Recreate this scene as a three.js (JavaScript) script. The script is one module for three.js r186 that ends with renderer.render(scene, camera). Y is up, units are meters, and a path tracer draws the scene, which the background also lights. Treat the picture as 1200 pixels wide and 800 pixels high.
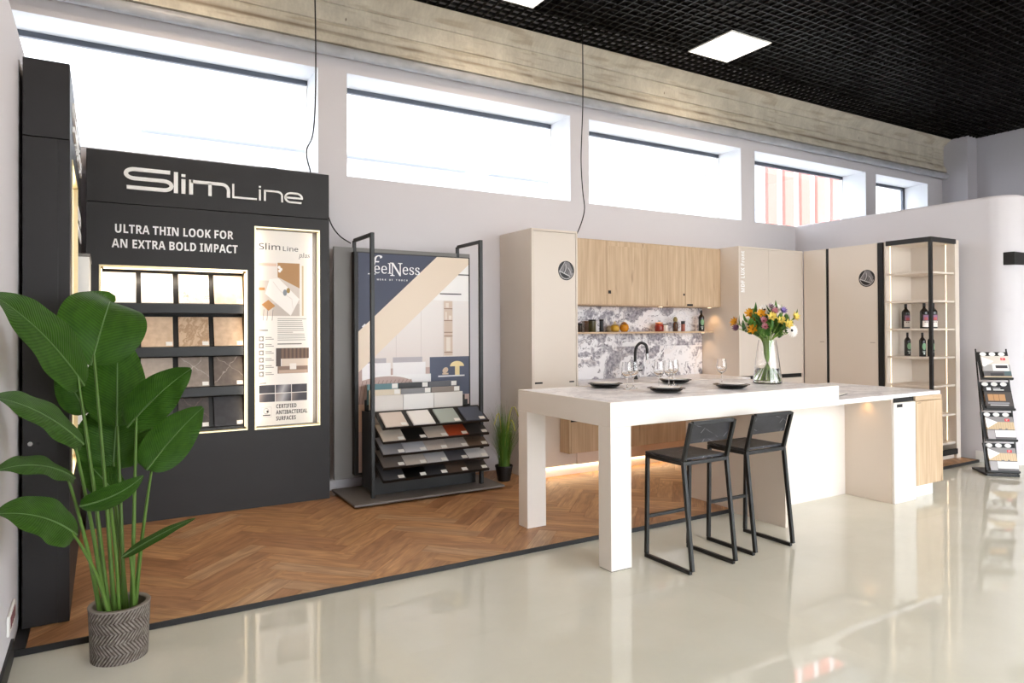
import * as THREE from 'three';
import { RoundedBoxGeometry } from 'three/addons/geometries/RoundedBoxGeometry.js';
import { mergeGeometries, mergeVertices, toCreasedNormals } from 'three/addons/utils/BufferGeometryUtils.js';
import { ImprovedNoise } from 'three/addons/math/ImprovedNoise.js';
import { FontLoader } from 'three/addons/loaders/FontLoader.js';
import { TextGeometry } from 'three/addons/geometries/TextGeometry.js';
import { RectAreaLightUniformsLib } from 'three/addons/lights/RectAreaLightUniformsLib.js';
RectAreaLightUniformsLib.init();

// ---------------------------------------------------------------- camera, sky, exposure
const scene = new THREE.Scene();
const F = 802.856, CY = 378.93, YAW = 0.536837, PITCH = -0.008658, ROLL = -0.0047227, EYE = 1.508;
const cy = Math.cos(YAW), sy = Math.sin(YAW), cp = Math.cos(PITCH), sp = Math.sin(PITCH), cr = Math.cos(ROLL), sr = Math.sin(ROLL);
const mul = (A, B) => A.map((r) => B[0].map((_, j) => r.reduce((s, v, k) => s + v * B[k][j], 0)));
const M = mul(mul(mul([[cr, -sr, 0], [sr, cr, 0], [0, 0, 1]], [[1, 0, 0], [0, cp, -sp], [0, sp, cp]]), [[cy, 0, -sy], [0, 1, 0], [sy, 0, cy]]), [[1, 0, 0], [0, -1, 0], [0, 0, -1]]);
const camera = new THREE.PerspectiveCamera(2 * Math.atan(400 / F) * 180 / Math.PI, 1.5, 0.05, 200);
camera.position.set(0, EYE, 0);
camera.quaternion.setFromRotationMatrix(new THREE.Matrix4().makeBasis(new THREE.Vector3(...M[0]), new THREE.Vector3(...M[1]).negate(), new THREE.Vector3(...M[2]).negate()));
camera.setViewOffset(1200, 800, 0, 400 - CY, 1200, 800);
scene.add(camera);
scene.background = new THREE.Color(0.93, 0.97, 1.0);
scene.backgroundIntensity = 8.0;
const renderer = new THREE.WebGLRenderer({ antialias: true });
renderer.toneMapping = THREE.LinearToneMapping;
renderer.toneMappingExposure = 1.15;
renderer.shadowMap.enabled = true;

// a pixel gives a direction; the plane that the thing touches gives its distance
const V = (x, y, z) => new THREE.Vector3(x, y, z);
function ray(x, y) { const c = [(x - 600) / F, (y - CY) / F, 1]; return V(...[0, 1, 2].map((j) => M[0][j] * c[0] + M[1][j] * c[1] + M[2][j] * c[2])); }
const PY = (x, y, Y = 0) => { const d = ray(x, y); return d.multiplyScalar((Y - EYE) / d.y).add(V(0, EYE, 0)); };
const PZ = (x, y, Z) => { const d = ray(x, y); return d.multiplyScalar(Z / d.z).add(V(0, EYE, 0)); };
const PX = (x, y, X) => { const d = ray(x, y); return d.multiplyScalar(X / d.x).add(V(0, EYE, 0)); };

// ---------------------------------------------------------------- helpers
let seed = 12345;
const rnd = () => { seed = (seed * 1664525 + 1013904223) >>> 0; return seed / 4294967296; };
const rr = (a, b) => a + (b - a) * rnd();
const used = {};
function numbered(n) { const k = used[n] = (used[n] ?? -1) + 1; return k ? n + '_' + String(k).padStart(3, '0') : n; }
function mesh(name, geo, material, parent) {
  const m = new THREE.Mesh(Array.isArray(geo) ? join(geo) : geo, material);
  m.name = parent === scene ? numbered(name) : name; m.castShadow = m.receiveShadow = true; parent.add(m); return m;
}
function join(list) {
  const l = list.map((g) => { const h = g.index ? g.toNonIndexed() : g.clone(); for (const k of Object.keys(h.attributes)) if (!['position', 'normal', 'uv'].includes(k)) h.deleteAttribute(k); return h; });
  return l.length === 1 ? l[0] : mergeGeometries(l);
}
function tag(o, label, category, group) { o.userData.label = label; o.userData.category = category; if (group) o.userData.group = group; return o; }
function thing(name, label, category, group, pos) { const g = new THREE.Group(); g.name = numbered(name); scene.add(g); if (pos) g.position.copy(pos); return tag(g, label, category, group); }
function struct(name, geo, material, label, category) { const m = mesh(name, geo, material, scene); m.userData.kind = 'structure'; if (label) tag(m, label, category); return m; }
function sgroup(name, label, category) { const g = new THREE.Group(); g.name = numbered(name); scene.add(g); g.userData.kind = 'structure'; if (label) tag(g, label, category); return g; }
// planar uv in metres by the way the face points; turn swaps u and v
function uvm(g, turn = false, ox = 0, oy = 0) {
  g = g.index ? g.toNonIndexed() : g; g.computeVertexNormals();
  const p = g.attributes.position, n = g.attributes.normal, uv = new Float32Array(p.count * 2);
  for (let i = 0; i < p.count; i++) {
    const ax = Math.abs(n.getX(i)), ay = Math.abs(n.getY(i)), az = Math.abs(n.getZ(i)); let u, v;
    if (az >= ax && az >= ay) { u = p.getX(i); v = p.getY(i); } else if (ax >= ay) { u = p.getZ(i); v = p.getY(i); } else { u = p.getX(i); v = p.getZ(i); }
    if (turn) [u, v] = [v, u];
    uv[2 * i] = u + ox; uv[2 * i + 1] = v + oy;
  }
  g.setAttribute('uv', new THREE.BufferAttribute(uv, 2)); return g;
}
// a box by its limits; r rounds the edges
function bx(x0, x1, y0, y1, z0, z1, r = 0) {
  const w = Math.abs(x1 - x0), h = Math.abs(y1 - y0), d = Math.abs(z1 - z0);
  const g = r > 0 ? new RoundedBoxGeometry(w, h, d, 1, Math.min(r, w / 2.01, h / 2.01, d / 2.01)) : new THREE.BoxGeometry(w, h, d);
  g.translate((x0 + x1) / 2, (y0 + y1) / 2, (z0 + z1) / 2); return g;
}
function bar(a, b, w, h = w, up = V(0, 1, 0)) { // straight square tube between two points
  const d = b.clone().sub(a), L = d.length(); d.normalize();
  if (Math.abs(d.dot(up)) > 0.99) up = V(0, 0, 1);
  const s = V().crossVectors(up, d).normalize(), u = V().crossVectors(d, s);
  const g = new RoundedBoxGeometry(w, h, L, 1, Math.min(w, h) * 0.12);
  g.applyMatrix4(new THREE.Matrix4().makeBasis(s, u, d)); g.translate((a.x + b.x) / 2, (a.y + b.y) / 2, (a.z + b.z) / 2); return g;
}
function tube(pts, r, seg = 24, rad = 8, closed = false) { return new THREE.TubeGeometry(new THREE.CatmullRomCurve3(pts, closed), seg, r, rad, closed); }
function lathe(pr, seg = 32) { return new THREE.LatheGeometry(pr.map(([r, y]) => new THREE.Vector2(Math.max(r, 1e-4), y)), seg); }
function extrude(shape, depth, bevel = 0) {
  return new THREE.ExtrudeGeometry(shape, { depth, bevelEnabled: bevel > 0, bevelSize: bevel, bevelThickness: bevel, bevelOffset: -bevel, bevelSegments: 1, curveSegments: 10 });
}
function rectShape(x0, x1, y0, y1) { const s = new THREE.Shape(); s.moveTo(x0, y0); s.lineTo(x1, y0); s.lineTo(x1, y1); s.lineTo(x0, y1); s.closePath(); return s; }
function rectHole(x0, x1, y0, y1) { const s = new THREE.Path(); s.moveTo(x0, y0); s.lineTo(x0, y1); s.lineTo(x1, y1); s.lineTo(x1, y0); s.closePath(); return s; }

// ---------------------------------------------------------------- textures
const pn = new ImprovedNoise();
const n3 = (x, y, z = 0) => pn.noise(x + 31.7, y + 17.3, z + 5.1);
function fbm(x, y, z = 0, o = 5) { let a = 0.5, s = 0, f = 1; for (let i = 0; i < o; i++) { s += a * n3(x * f, y * f, z + i * 7.7); f *= 2.03; a *= 0.5; } return s; }
const clamp = (v, a = 0, b = 1) => Math.min(b, Math.max(a, v));
const sstep = (a, b, v) => { const t = clamp((v - a) / (b - a)); return t * t * (3 - 2 * t); };
const lerp = (a, b, t) => a + (b - a) * t, mix3 = (a, b, t) => [lerp(a[0], b[0], t), lerp(a[1], b[1], t), lerp(a[2], b[2], t)];
function dataTex(w, h, fn, srgb = true, repeat) { // fn(u, v) -> sRGB triple 0..255 or one number 0..1
  const d = new Uint8Array(w * h * 4);
  for (let j = 0; j < h; j++) for (let i = 0; i < w; i++) {
    const c = fn(i / w, j / h), k = 4 * (j * w + i);
    if (typeof c === 'number') d[k] = d[k + 1] = d[k + 2] = clamp(c) * 255; else { d[k] = clamp(c[0], 0, 255); d[k + 1] = clamp(c[1], 0, 255); d[k + 2] = clamp(c[2], 0, 255); }
    d[k + 3] = 255;
  }
  const t = new THREE.DataTexture(d, w, h); t.wrapS = t.wrapT = THREE.RepeatWrapping; t.magFilter = THREE.LinearFilter; t.minFilter = THREE.LinearMipmapLinearFilter; t.generateMipmaps = true;
  if (srgb) t.colorSpace = THREE.SRGBColorSpace; if (repeat) t.repeat.set(...repeat); t.needsUpdate = true; return t;
}
function canvasTex(w, h, draw) {
  const c = document.createElement('canvas'); c.width = w; c.height = h; const g = c.getContext('2d'); draw(g, w, h);
  const t = new THREE.CanvasTexture(c); t.colorSpace = THREE.SRGBColorSpace; return t;
}
const std = (color, roughness = 0.5, o = {}) => new THREE.MeshStandardMaterial({ color, roughness, ...o });
const phy = (o) => new THREE.MeshPhysicalMaterial(o);

// wood grain along v
function grain(u, v, k, fine = 1) {
  const warp = fbm(u * 3 + k, v * 1.2, k, 3) * 0.35;
  const rings = Math.sin((u * 9 + warp * 9 + fbm(u * 2, v * 0.7, k + 3, 3) * 6) * 2.2);
  const fib = n3(u * 90 * fine, v * 2.4, k) * 0.5 + n3(u * 210 * fine, v * 5, k + 2) * 0.35;
  return rings * 0.32 + fib + fbm(u * 5, v * 1.5, k + 9, 3) * 0.7;
}
const plankTex = dataTex(512, 1024, (u, v) => { const g = grain(u * 1.6, v * 2.4, 1.3), t = clamp(0.5 + g * 0.62); const c = mix3([156, 119, 88], [212, 171, 130], t); const s = sstep(0.25, 0.6, n3(u * 70, v * 6, 4) + fbm(u * 6, v * 3, 2, 3) * 0.8) * 0.4; return mix3(c, [228, 194, 150], s); });
const oakTex = dataTex(512, 1024, (u, v) => { const g = grain(u * 1.4, v * 2.0, 6.3) * 0.55 + n3(u * 46, v * 2.2, 9) * 0.5, t = clamp(0.5 + g * 0.75); const kn = sstep(0.22, 0.5, fbm(u * 7 + 9, v * 2.4, 8, 4)); return mix3(mix3([184, 155, 124], [216, 192, 162], t), [136, 108, 84], kn * 0.7); });
function marble(u, v, s = 1) {
  const x = u * s, y = v * s, wx = fbm(x * 2.2, y * 2.2, 1, 4) * 0.7, wy = fbm(x * 2.2 + 40, y * 2.2, 2, 4) * 0.7;
  const a = fbm((x + wx) * 3.4, (y + wy) * 3.4, 3, 5), b = fbm((x + wx * 1.4) * 6 + 11, (y + wy * 1.4) * 6, 6, 4), h = fbm(x * 26, y * 26, 8, 3), k = fbm((x + wx) * 1.5 + 5, (y + wy) * 1.5, 21, 3);
  const patch = sstep(-0.05, 0.13, a + h * 0.16 + k * 0.25) * (0.68 + 0.9 * h), rim = clamp(1 - Math.abs(a + h * 0.1 + 0.02) / 0.022) * sstep(-0.12, 0.16, b + 0.1), crack = clamp(1 - Math.abs(b + h * 0.06) / 0.018) * sstep(-0.1, 0.15, k + 0.08) * 0.8, fine = clamp(1 - Math.abs(fbm((x + wx) * 13, (y + wy) * 13, 17, 3)) / 0.02) * patch * 0.5;
  let c = mix3([240, 237, 239], [132, 127, 136], clamp(patch)); c = mix3(c, [214, 200, 194], 0.3 * sstep(0.1, 0.35, b)); return mix3(c, [66, 60, 68], clamp(rim * 0.75 + crack + fine));
}
const marbleTex = dataTex(1024, 512, (u, v) => marble(u * 2.6, v * 1.3));
const topTex = dataTex(1024, 512, (u, v) => { const c = marble(u * 2.4 + 7, v * 1.2 + 3); return mix3(c, [248, 247, 251], 0.66); });
const darkStone = dataTex(512, 256, (u, v) => { const a = fbm(u * 4 + fbm(u * 3, v * 3, 1, 3), v * 2, 5, 4), r = (f, g, o) => clamp(1 - Math.abs(u * f + v * g + o + a * 0.16 - Math.round(u * f + v * g + o + a * 0.16)) / 0.02); const vein = r(3, -1.4, 0.2) * sstep(0, 0.15, fbm(u * 5, v * 5, 9, 2) + 0.06) + r(2, 2.2, 0.6) * sstep(0.02, 0.2, fbm(u * 6, v * 4, 13, 2) + 0.06) * 0.8; const c = mix3([34, 34, 38], [62, 62, 68], clamp(0.4 + a * 1.2 + n3(u * 120, v * 60, 3) * 0.3)); return mix3(c, [186, 184, 188], clamp(vein) * 0.8); });
const concreteTex = dataTex(2048, 256, (u, v) => {
  // board-marked concrete: u along the beam (4 m), v up it
  const f = fbm(u * 22, v * 3, 1, 5), g = fbm(u * 160, v * 18, 4, 3); let c = mix3([186, 179, 165], [222, 215, 199], clamp(0.55 + f * 0.7 + g * 0.4));
  const stain = sstep(0.05, 0.3, fbm(u * 7, v * 12 + 3, 9, 4)); c = mix3(c, [158, 142, 120], stain * 0.4);
  const pit = sstep(0.42, 0.5, fbm(u * 90, v * 12, 13, 2)); c = mix3(c, [110, 98, 84], pit * 0.6);
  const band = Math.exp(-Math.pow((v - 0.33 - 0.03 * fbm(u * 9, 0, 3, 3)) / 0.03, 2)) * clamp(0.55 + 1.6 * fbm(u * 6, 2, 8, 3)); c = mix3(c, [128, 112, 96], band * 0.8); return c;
});
const noseTex = dataTex(1024, 64, (u, v) => mix3([160, 162, 168], [190, 192, 198], clamp(0.5 + fbm(u * 12, v * 2, 2, 4))));
const paintTex = dataTex(256, 256, (u, v) => 0.5 + fbm(u * 40, v * 40, 3, 3) * 0.5, false);
const floorTex = dataTex(512, 512, (u, v) => { const f = fbm(u * 6, v * 6, 2, 5); return mix3([206, 204, 190], [216, 214, 202], clamp(0.5 + f)); });
const satinTex = dataTex(512, 512, (u, v) => { const f = fbm(u * 3, v * 5, 7, 3); return mix3([31, 29, 31], [37, 35, 37], clamp(0.5 + f)); });
const veinBump = dataTex(512, 512, (u, v) => { const a = Math.abs(v - 0.5) * 2; const s = Math.sin((u * 34 - a * 6.5) * 2 * Math.PI); return 0.5 + 0.35 * s * sstep(0.02, 0.1, a) + 0.1 * n3(u * 60, v * 60, 1); }, false);
const leafTex = dataTex(512, 512, (u, v) => { const a = Math.abs(v - 0.5) * 2, s = Math.sin((u * 34 - a * 6.5) * 2 * Math.PI); const t = clamp(0.62 + 0.16 * s + 0.5 * fbm(u * 8, v * 8, 3, 4)); return mix3([140, 160, 110], [255, 255, 230], t); });

// ---------------------------------------------------------------- materials
const m = {
  wall: std(0xd8d5da, 0.85, { bumpMap: paintTex, bumpScale: 0.0006 }), wallGrey: std(0xc4c2c9, 0.85, { bumpMap: paintTex, bumpScale: 0.0006 }), revealPaintedLight: std(0xdfe2e8, 0.8),
  floor: phy({ color: 0xffffff, map: floorTex, roughness: 0.04, ior: 1.5 }),
  black: std(0x141416, 0.5), ink: std(0x0c0c0d, 0.65), metalBlack: std(0x0c0d0f, 0.42), ceilingBlack: std(0x060607, 0.8), gridBlack: std(0x0a0a0b, 0.4),
  satin: std(0xffffff, 0.55, { map: satinTex }),
  gold: std(0xe6d6ac, 0.3, { metalness: 0.85 }), white: std(0xf3f1ee, 0.5), letter: std(0xfdfdfd, 0.45),
  cashmere: std(0xdfd4c8, 0.42), table: std(0xece5de, 0.4), panel: std(0xd6c8ba, 0.42), lacquer: std(0xece6df, 0.35), interior: std(0xdccfc0, 0.5), door: std(0xd6cbc0, 0.4),  // the panel tone carries the dim warm light of left-facing sides
  oak: std(0xffffff, 0.55, { map: oakTex, bumpMap: oakTex, bumpScale: 0.0006 }),
  marble: phy({ map: marbleTex, roughness: 0.22 }), top: phy({ map: topTex, roughness: 0.32 }), dark: std(0xffffff, 0.42, { map: darkStone }),
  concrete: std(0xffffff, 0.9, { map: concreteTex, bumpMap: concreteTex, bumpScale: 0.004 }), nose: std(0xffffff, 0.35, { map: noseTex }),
  plank: [0xffffff, 0xf2e4d6, 0xe6d5c6, 0xfff2e2, 0xdcc8b6, 0xf6ead8].map((c) => std(c, 0.42, { map: plankTex, bumpMap: plankTex, bumpScale: 0.0008 })),
  glass: phy({ color: 0xffffff, transmission: 1, thickness: 0, roughness: 0, ior: 1.45 }), solidGlass: phy({ color: 0xffffff, transmission: 1, thickness: 0.01, roughness: 0, ior: 1.5 }),
  water: phy({ color: 0xf4fbf2, transmission: 1, thickness: 0.1, roughness: 0, ior: 1.33 }),
  alu: std(0x5a5f68, 0.4, { metalness: 0.6 }), chrome: std(0xc9cacc, 0.2, { metalness: 1 }), bulbWarm: std(0xfff2dc, 0.4, { emissive: 0xffe6c0, emissiveIntensity: 2.2 }), bulbWhite: std(0xffffff, 0.4, { emissive: 0xfff4e4, emissiveIntensity: 3 }),
  paper: std(0xf4f2ee, 0.7), greyBoard: std(0x7d7a78, 0.5),
};
m.oak.map.repeat.set(1 / 0.8, 1 / 1.6); m.oak.bumpMap = m.oak.map;
for (const p of m.plank) { p.map.repeat.set(1 / 0.6, 1 / 1.2); }
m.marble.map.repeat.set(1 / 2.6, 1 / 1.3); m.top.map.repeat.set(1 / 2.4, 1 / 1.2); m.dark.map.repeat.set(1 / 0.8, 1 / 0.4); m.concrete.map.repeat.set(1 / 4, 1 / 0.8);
m.floor.map.repeat.set(1 / 3, 1 / 3); m.satin.map.repeat.set(1 / 1.4, 1 / 1.4); paintTex.repeat.set(2, 2); noseTex.repeat.set(1 / 2, 1 / 0.3);

function areaLight(name, color, intensity, w, h, at, towards, parent = scene) {
  const l = new THREE.RectAreaLight(color, intensity, w, h); l.name = name; l.position.copy(at); parent.add(l); l.lookAt(towards); return l;
}

// ================================================================= THE SETTING
const WZ = -6.31, GZ = -6.75, CEIL = 4.69, LX = -0.37, RX = 12.673, FZ = 2.4, OX = -3.4, PLAT = 0.028, PFZ = -3.918;
struct('floor', uvm(bx(OX - 0.2, RX + 0.2, -0.2, 0, GZ, FZ + 0.2)), m.floor, 'glossy cream resin floor across the showroom', 'floor');

// back wall with its five high window openings
const wins = [[-0.857, 1.693], [1.957, 4.537], [4.795, 7.345], [7.611, 10.16], [10.424, 11.91]], WB = 2.952, WT = 3.928;
{
  const s = rectShape(OX - 0.2, RX + 0.2, 0, 5.0); for (const [a, b] of wins) s.holes.push(rectHole(a, b, WB, WT));
  const g = extrude(s, WZ - GZ); g.translate(0, 0, GZ); struct('wall_back', uvm(g), m.wall, 'pale plastered wall with a row of high deep windows', 'wall');
}
wins.forEach(([a, b], i) => {
  const w = sgroup('window_' + (i + 1), ['wide high window above the dark sample display wall', 'wide high window above the board stand', 'wide high window above the oak wall cabinets', 'high window showing a red striped building outside', 'small high window next to the grey column'][i], 'window');
  const z0 = GZ + 0.005, z1 = GZ + 0.055, r0 = GZ + 0.056, r1 = WZ + 0.001, q = 0.004, l = Math.max(a, LX - 0.4);
  for (const [x0, x1, y0, y1] of [[l, b, WT - q, WT], [l, b, WB, WB + q], [l, l + q, WB + q, WT - q], [b - q, b, WB + q, WT - q]]) mesh('reveal_painted_light', bx(x0, x1, y0, y1, r0, r1), m.revealPaintedLight, w);  // added thin sheets; sky light on the window sides is painted into their colour
  mesh('head_frame', bx(a, b, WT - 0.05, WT, z0, z1, 0.004), m.alu, w); mesh('sill_frame', bx(a, b, WB, WB + 0.035, z0, z1, 0.004), m.alu, w);
  mesh('jamb_frame', bx(a, a + 0.02, WB + 0.035, WT - 0.05, z0, z1, 0.004), m.alu, w); mesh('jamb_frame', bx(b - (i === 4 ? 0.05 : 0.012), b, WB + 0.035, WT - 0.05, z0, z1, 0.004), i === 4 ? m.alu : m.white, w);
  mesh('pane', bx(a + 0.02, b - 0.012, WB + 0.035, WT - 0.05, GZ + 0.028, GZ + 0.032), m.glass, w);
});
// left partition, the outer side wall, the right wall, the column
struct('wall_left', uvm(bx(LX - 0.16, LX, 0, 3.0, WZ, 1.2)), m.wall, 'white partition wall beside the potted plant', 'wall');
struct('wall_outer', uvm(bx(OX - 0.2, OX, 0, 5, WZ, FZ)), m.wall, 'white side wall far behind the partition', 'wall');
struct('wall_right', uvm(bx(RX, RX + 0.2, 0, 5, WZ, FZ)), m.wallGrey, 'grey side wall behind the low curved partition', 'wall');
struct('wall_column', uvm(bx(12.367, RX, 0, 5, WZ, -5.905)), m.wallGrey, 'grey plastered column where the concrete beam ends', 'column');
// shop front behind the camera: large glazed openings
{
  const s = rectShape(OX, RX, 0, 5.0), op = [[1.2, 4.7], [5.1, 8.6], [9.0, 10.4]]; for (const [a, b] of op) s.holes.push(rectHole(a, b, 0.12, 3.7));
  const g = extrude(s, 0.25); g.translate(0, 0, FZ); struct('wall_front', uvm(g), m.wall, 'shop front wall with large display windows', 'wall');
  op.forEach(([a, b], i) => {
    const w = sgroup('window_' + (i + 6), 'large shop front window with dark frame', 'window');
    for (const [x0, x1, y0, y1] of [[a, b, 3.64, 3.7], [a, b, 0.12, 0.18], [a, a + 0.06, 0.18, 3.64], [b - 0.06, b, 0.18, 3.64], [(a + b) / 2 - 0.03, (a + b) / 2 + 0.03, 0.18, 3.64]]) mesh('frame', bx(x0, x1, y0, y1, FZ + 0.1, FZ + 0.16), m.alu, w);
    mesh('pane', bx(a + 0.06, b - 0.06, 0.18, 3.64, FZ + 0.125, FZ + 0.131), m.glass, w);
  });
}
// low curved partition on the right
{
  const x0 = 8.46, z1 = -3.6, r = 0.24, t = 0.16, s = new THREE.Shape(); // plan: x, -z
  s.moveTo(x0, 6.31); s.lineTo(x0, -z1 + r); s.absarc(x0 + r, -z1 + r, r, Math.PI, 1.5 * Math.PI, false); s.lineTo(RX, -z1); s.lineTo(RX, -z1 + t); s.lineTo(x0 + r, -z1 + t); s.absarc(x0 + r, -z1 + r, r - t, 1.5 * Math.PI, Math.PI, true); s.lineTo(x0 + t, 6.31); s.closePath();
  const g = new THREE.ExtrudeGeometry(s, { depth: 2.93, bevelEnabled: true, bevelSize: 0.035, bevelThickness: 0.035, bevelOffset: -0.035, bevelSegments: 4, curveSegments: 24 }); g.rotateX(-Math.PI / 2);
  struct('wall_partition', g, m.wall, 'white low partition with a rounded corner behind the brochure rack', 'wall');
  const b = new THREE.Shape(), q = 0.014; b.moveTo(x0 - q, 3.98); b.lineTo(x0 - q, -z1 + r); b.absarc(x0 + r, -z1 + r, r + q, Math.PI, 1.5 * Math.PI, false); b.lineTo(RX, -z1 - q); b.lineTo(RX, -z1 - 0.001); b.lineTo(x0 + r, -z1 - 0.001); b.absarc(x0 + r, -z1 + r, r + 0.001, 1.5 * Math.PI, Math.PI, true); b.lineTo(x0 - 0.001, 3.98); b.closePath();
  const bg = new THREE.ExtrudeGeometry(b, { depth: 0.12, bevelEnabled: false, curveSegments: 24 }); bg.rotateX(-Math.PI / 2); struct('baseboard_right', bg, m.white, 'white baseboard along the curved partition', 'baseboard');
}
struct('baseboard_left', bx(LX, LX + 0.012, 0, 0.09, PFZ + 0.002, 1.2), m.black, 'black baseboard along the left partition', 'baseboard');

// precast concrete beam under the ceiling, swept along x
{
  const beam = sgroup('ceiling_beam', 'bare concrete beam with a rounded lower nose above the windows', 'beam');
  const pr = [[-6.31, 4.72], [-6.15, 4.72], [-6.15, 4.70], [-6.275, 4.6], [-6.28, 4.546], [-6.295, 4.54], [-6.282, 4.534], [-6.285, 4.371], [-6.298, 4.364], [-6.287, 4.357], [-6.285, 4.28], [-6.25, 4.235], [-6.225, 4.15], [-6.31, 4.14]];
  const s = new THREE.Shape(); pr.forEach(([z, y], i) => (i ? s.lineTo(-z, y) : s.moveTo(-z, y))); s.closePath();
  const g = extrude(s, 12.367 - OX); g.rotateY(Math.PI / 2); g.translate(OX, 0, 0); const gg = g.toNonIndexed ? g : g;
  // shape x = -z, extruded along z -> after the turn the depth runs along +x and shape x runs along -z
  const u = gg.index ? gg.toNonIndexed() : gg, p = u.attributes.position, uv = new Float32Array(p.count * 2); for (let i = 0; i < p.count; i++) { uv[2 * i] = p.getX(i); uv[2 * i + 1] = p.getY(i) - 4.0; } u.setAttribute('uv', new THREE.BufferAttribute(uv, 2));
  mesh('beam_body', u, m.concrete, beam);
  const n = new THREE.CylinderGeometry(0.044, 0.044, 12.367 - OX, 20, 1); n.rotateZ(Math.PI / 2); n.scale(1, 1.15, 0.95); n.translate((12.367 + OX) / 2, 4.085, -6.24); mesh('beam_nose', uvm(n), m.nose, beam);
}
// ceiling: dark slab, open cell grid of single bars
struct('ceiling', bx(OX - 0.2, RX + 0.2, 5.0, 5.2, GZ, FZ + 0.2), m.ceilingBlack, 'black ceiling above the open cell grid', 'ceiling');
{
  const grid = sgroup('ceiling_grid', 'black open cell ceiling grid', 'ceiling grid'), c = 0.1025, zb = -6.14, zf = FZ - 0.05, xl = OX + 0.05, xr = RX - 0.01;
  const gx = new THREE.BoxGeometry(xr - xl, 0.032, 0.006), gz = new THREE.BoxGeometry(0.006, 0.03, zf - zb);
  for (let z = zb; z < zf; z += c) { const b = mesh('bar', gx, m.gridBlack, grid); b.position.set((xl + xr) / 2, CEIL + 0.016, z); }
  for (let x = xl; x < xr; x += c) { const b = mesh('bar', gz, m.gridBlack, grid); b.position.set(x, CEIL + 0.017, (zb + zf) / 2); }
}
// square panel lights in the grid
const panelSpots = []; for (const z of [-5.36, -2.62, 0.12]) for (const x of [-2.16, 0.58, 3.32, 6.06, 8.8, 11.54]) if (z > -5 || x < 7) panelSpots.push([x, z]);
panelSpots.forEach(([x, z], i) => {
  const t = thing('ceiling_light', 'square flat white panel light set in the black grid', 'ceiling light', 'panel lights in the ceiling grid', V(x, CEIL - 0.016, z)), s = 0.318;
  for (const [a, b, c, d] of [[-s, s, -s, -s + 0.012], [-s, s, s - 0.012, s], [-s, -s + 0.012, -s + 0.012, s - 0.012], [s - 0.012, s, -s + 0.012, s - 0.012]]) mesh('frame', bx(a, b, 0, 0.014, c, d), m.white, t);
  mesh('diffuser', bx(-s + 0.012, s - 0.012, 0.003, 0.012, -s + 0.012, s - 0.012), m.bulbWhite, t);
  areaLight('panel_glow', 0xffe2c0, 8, 0.58, 0.58, V(0, -0.004, 0), V(x, 0, z), t);
});

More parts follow.
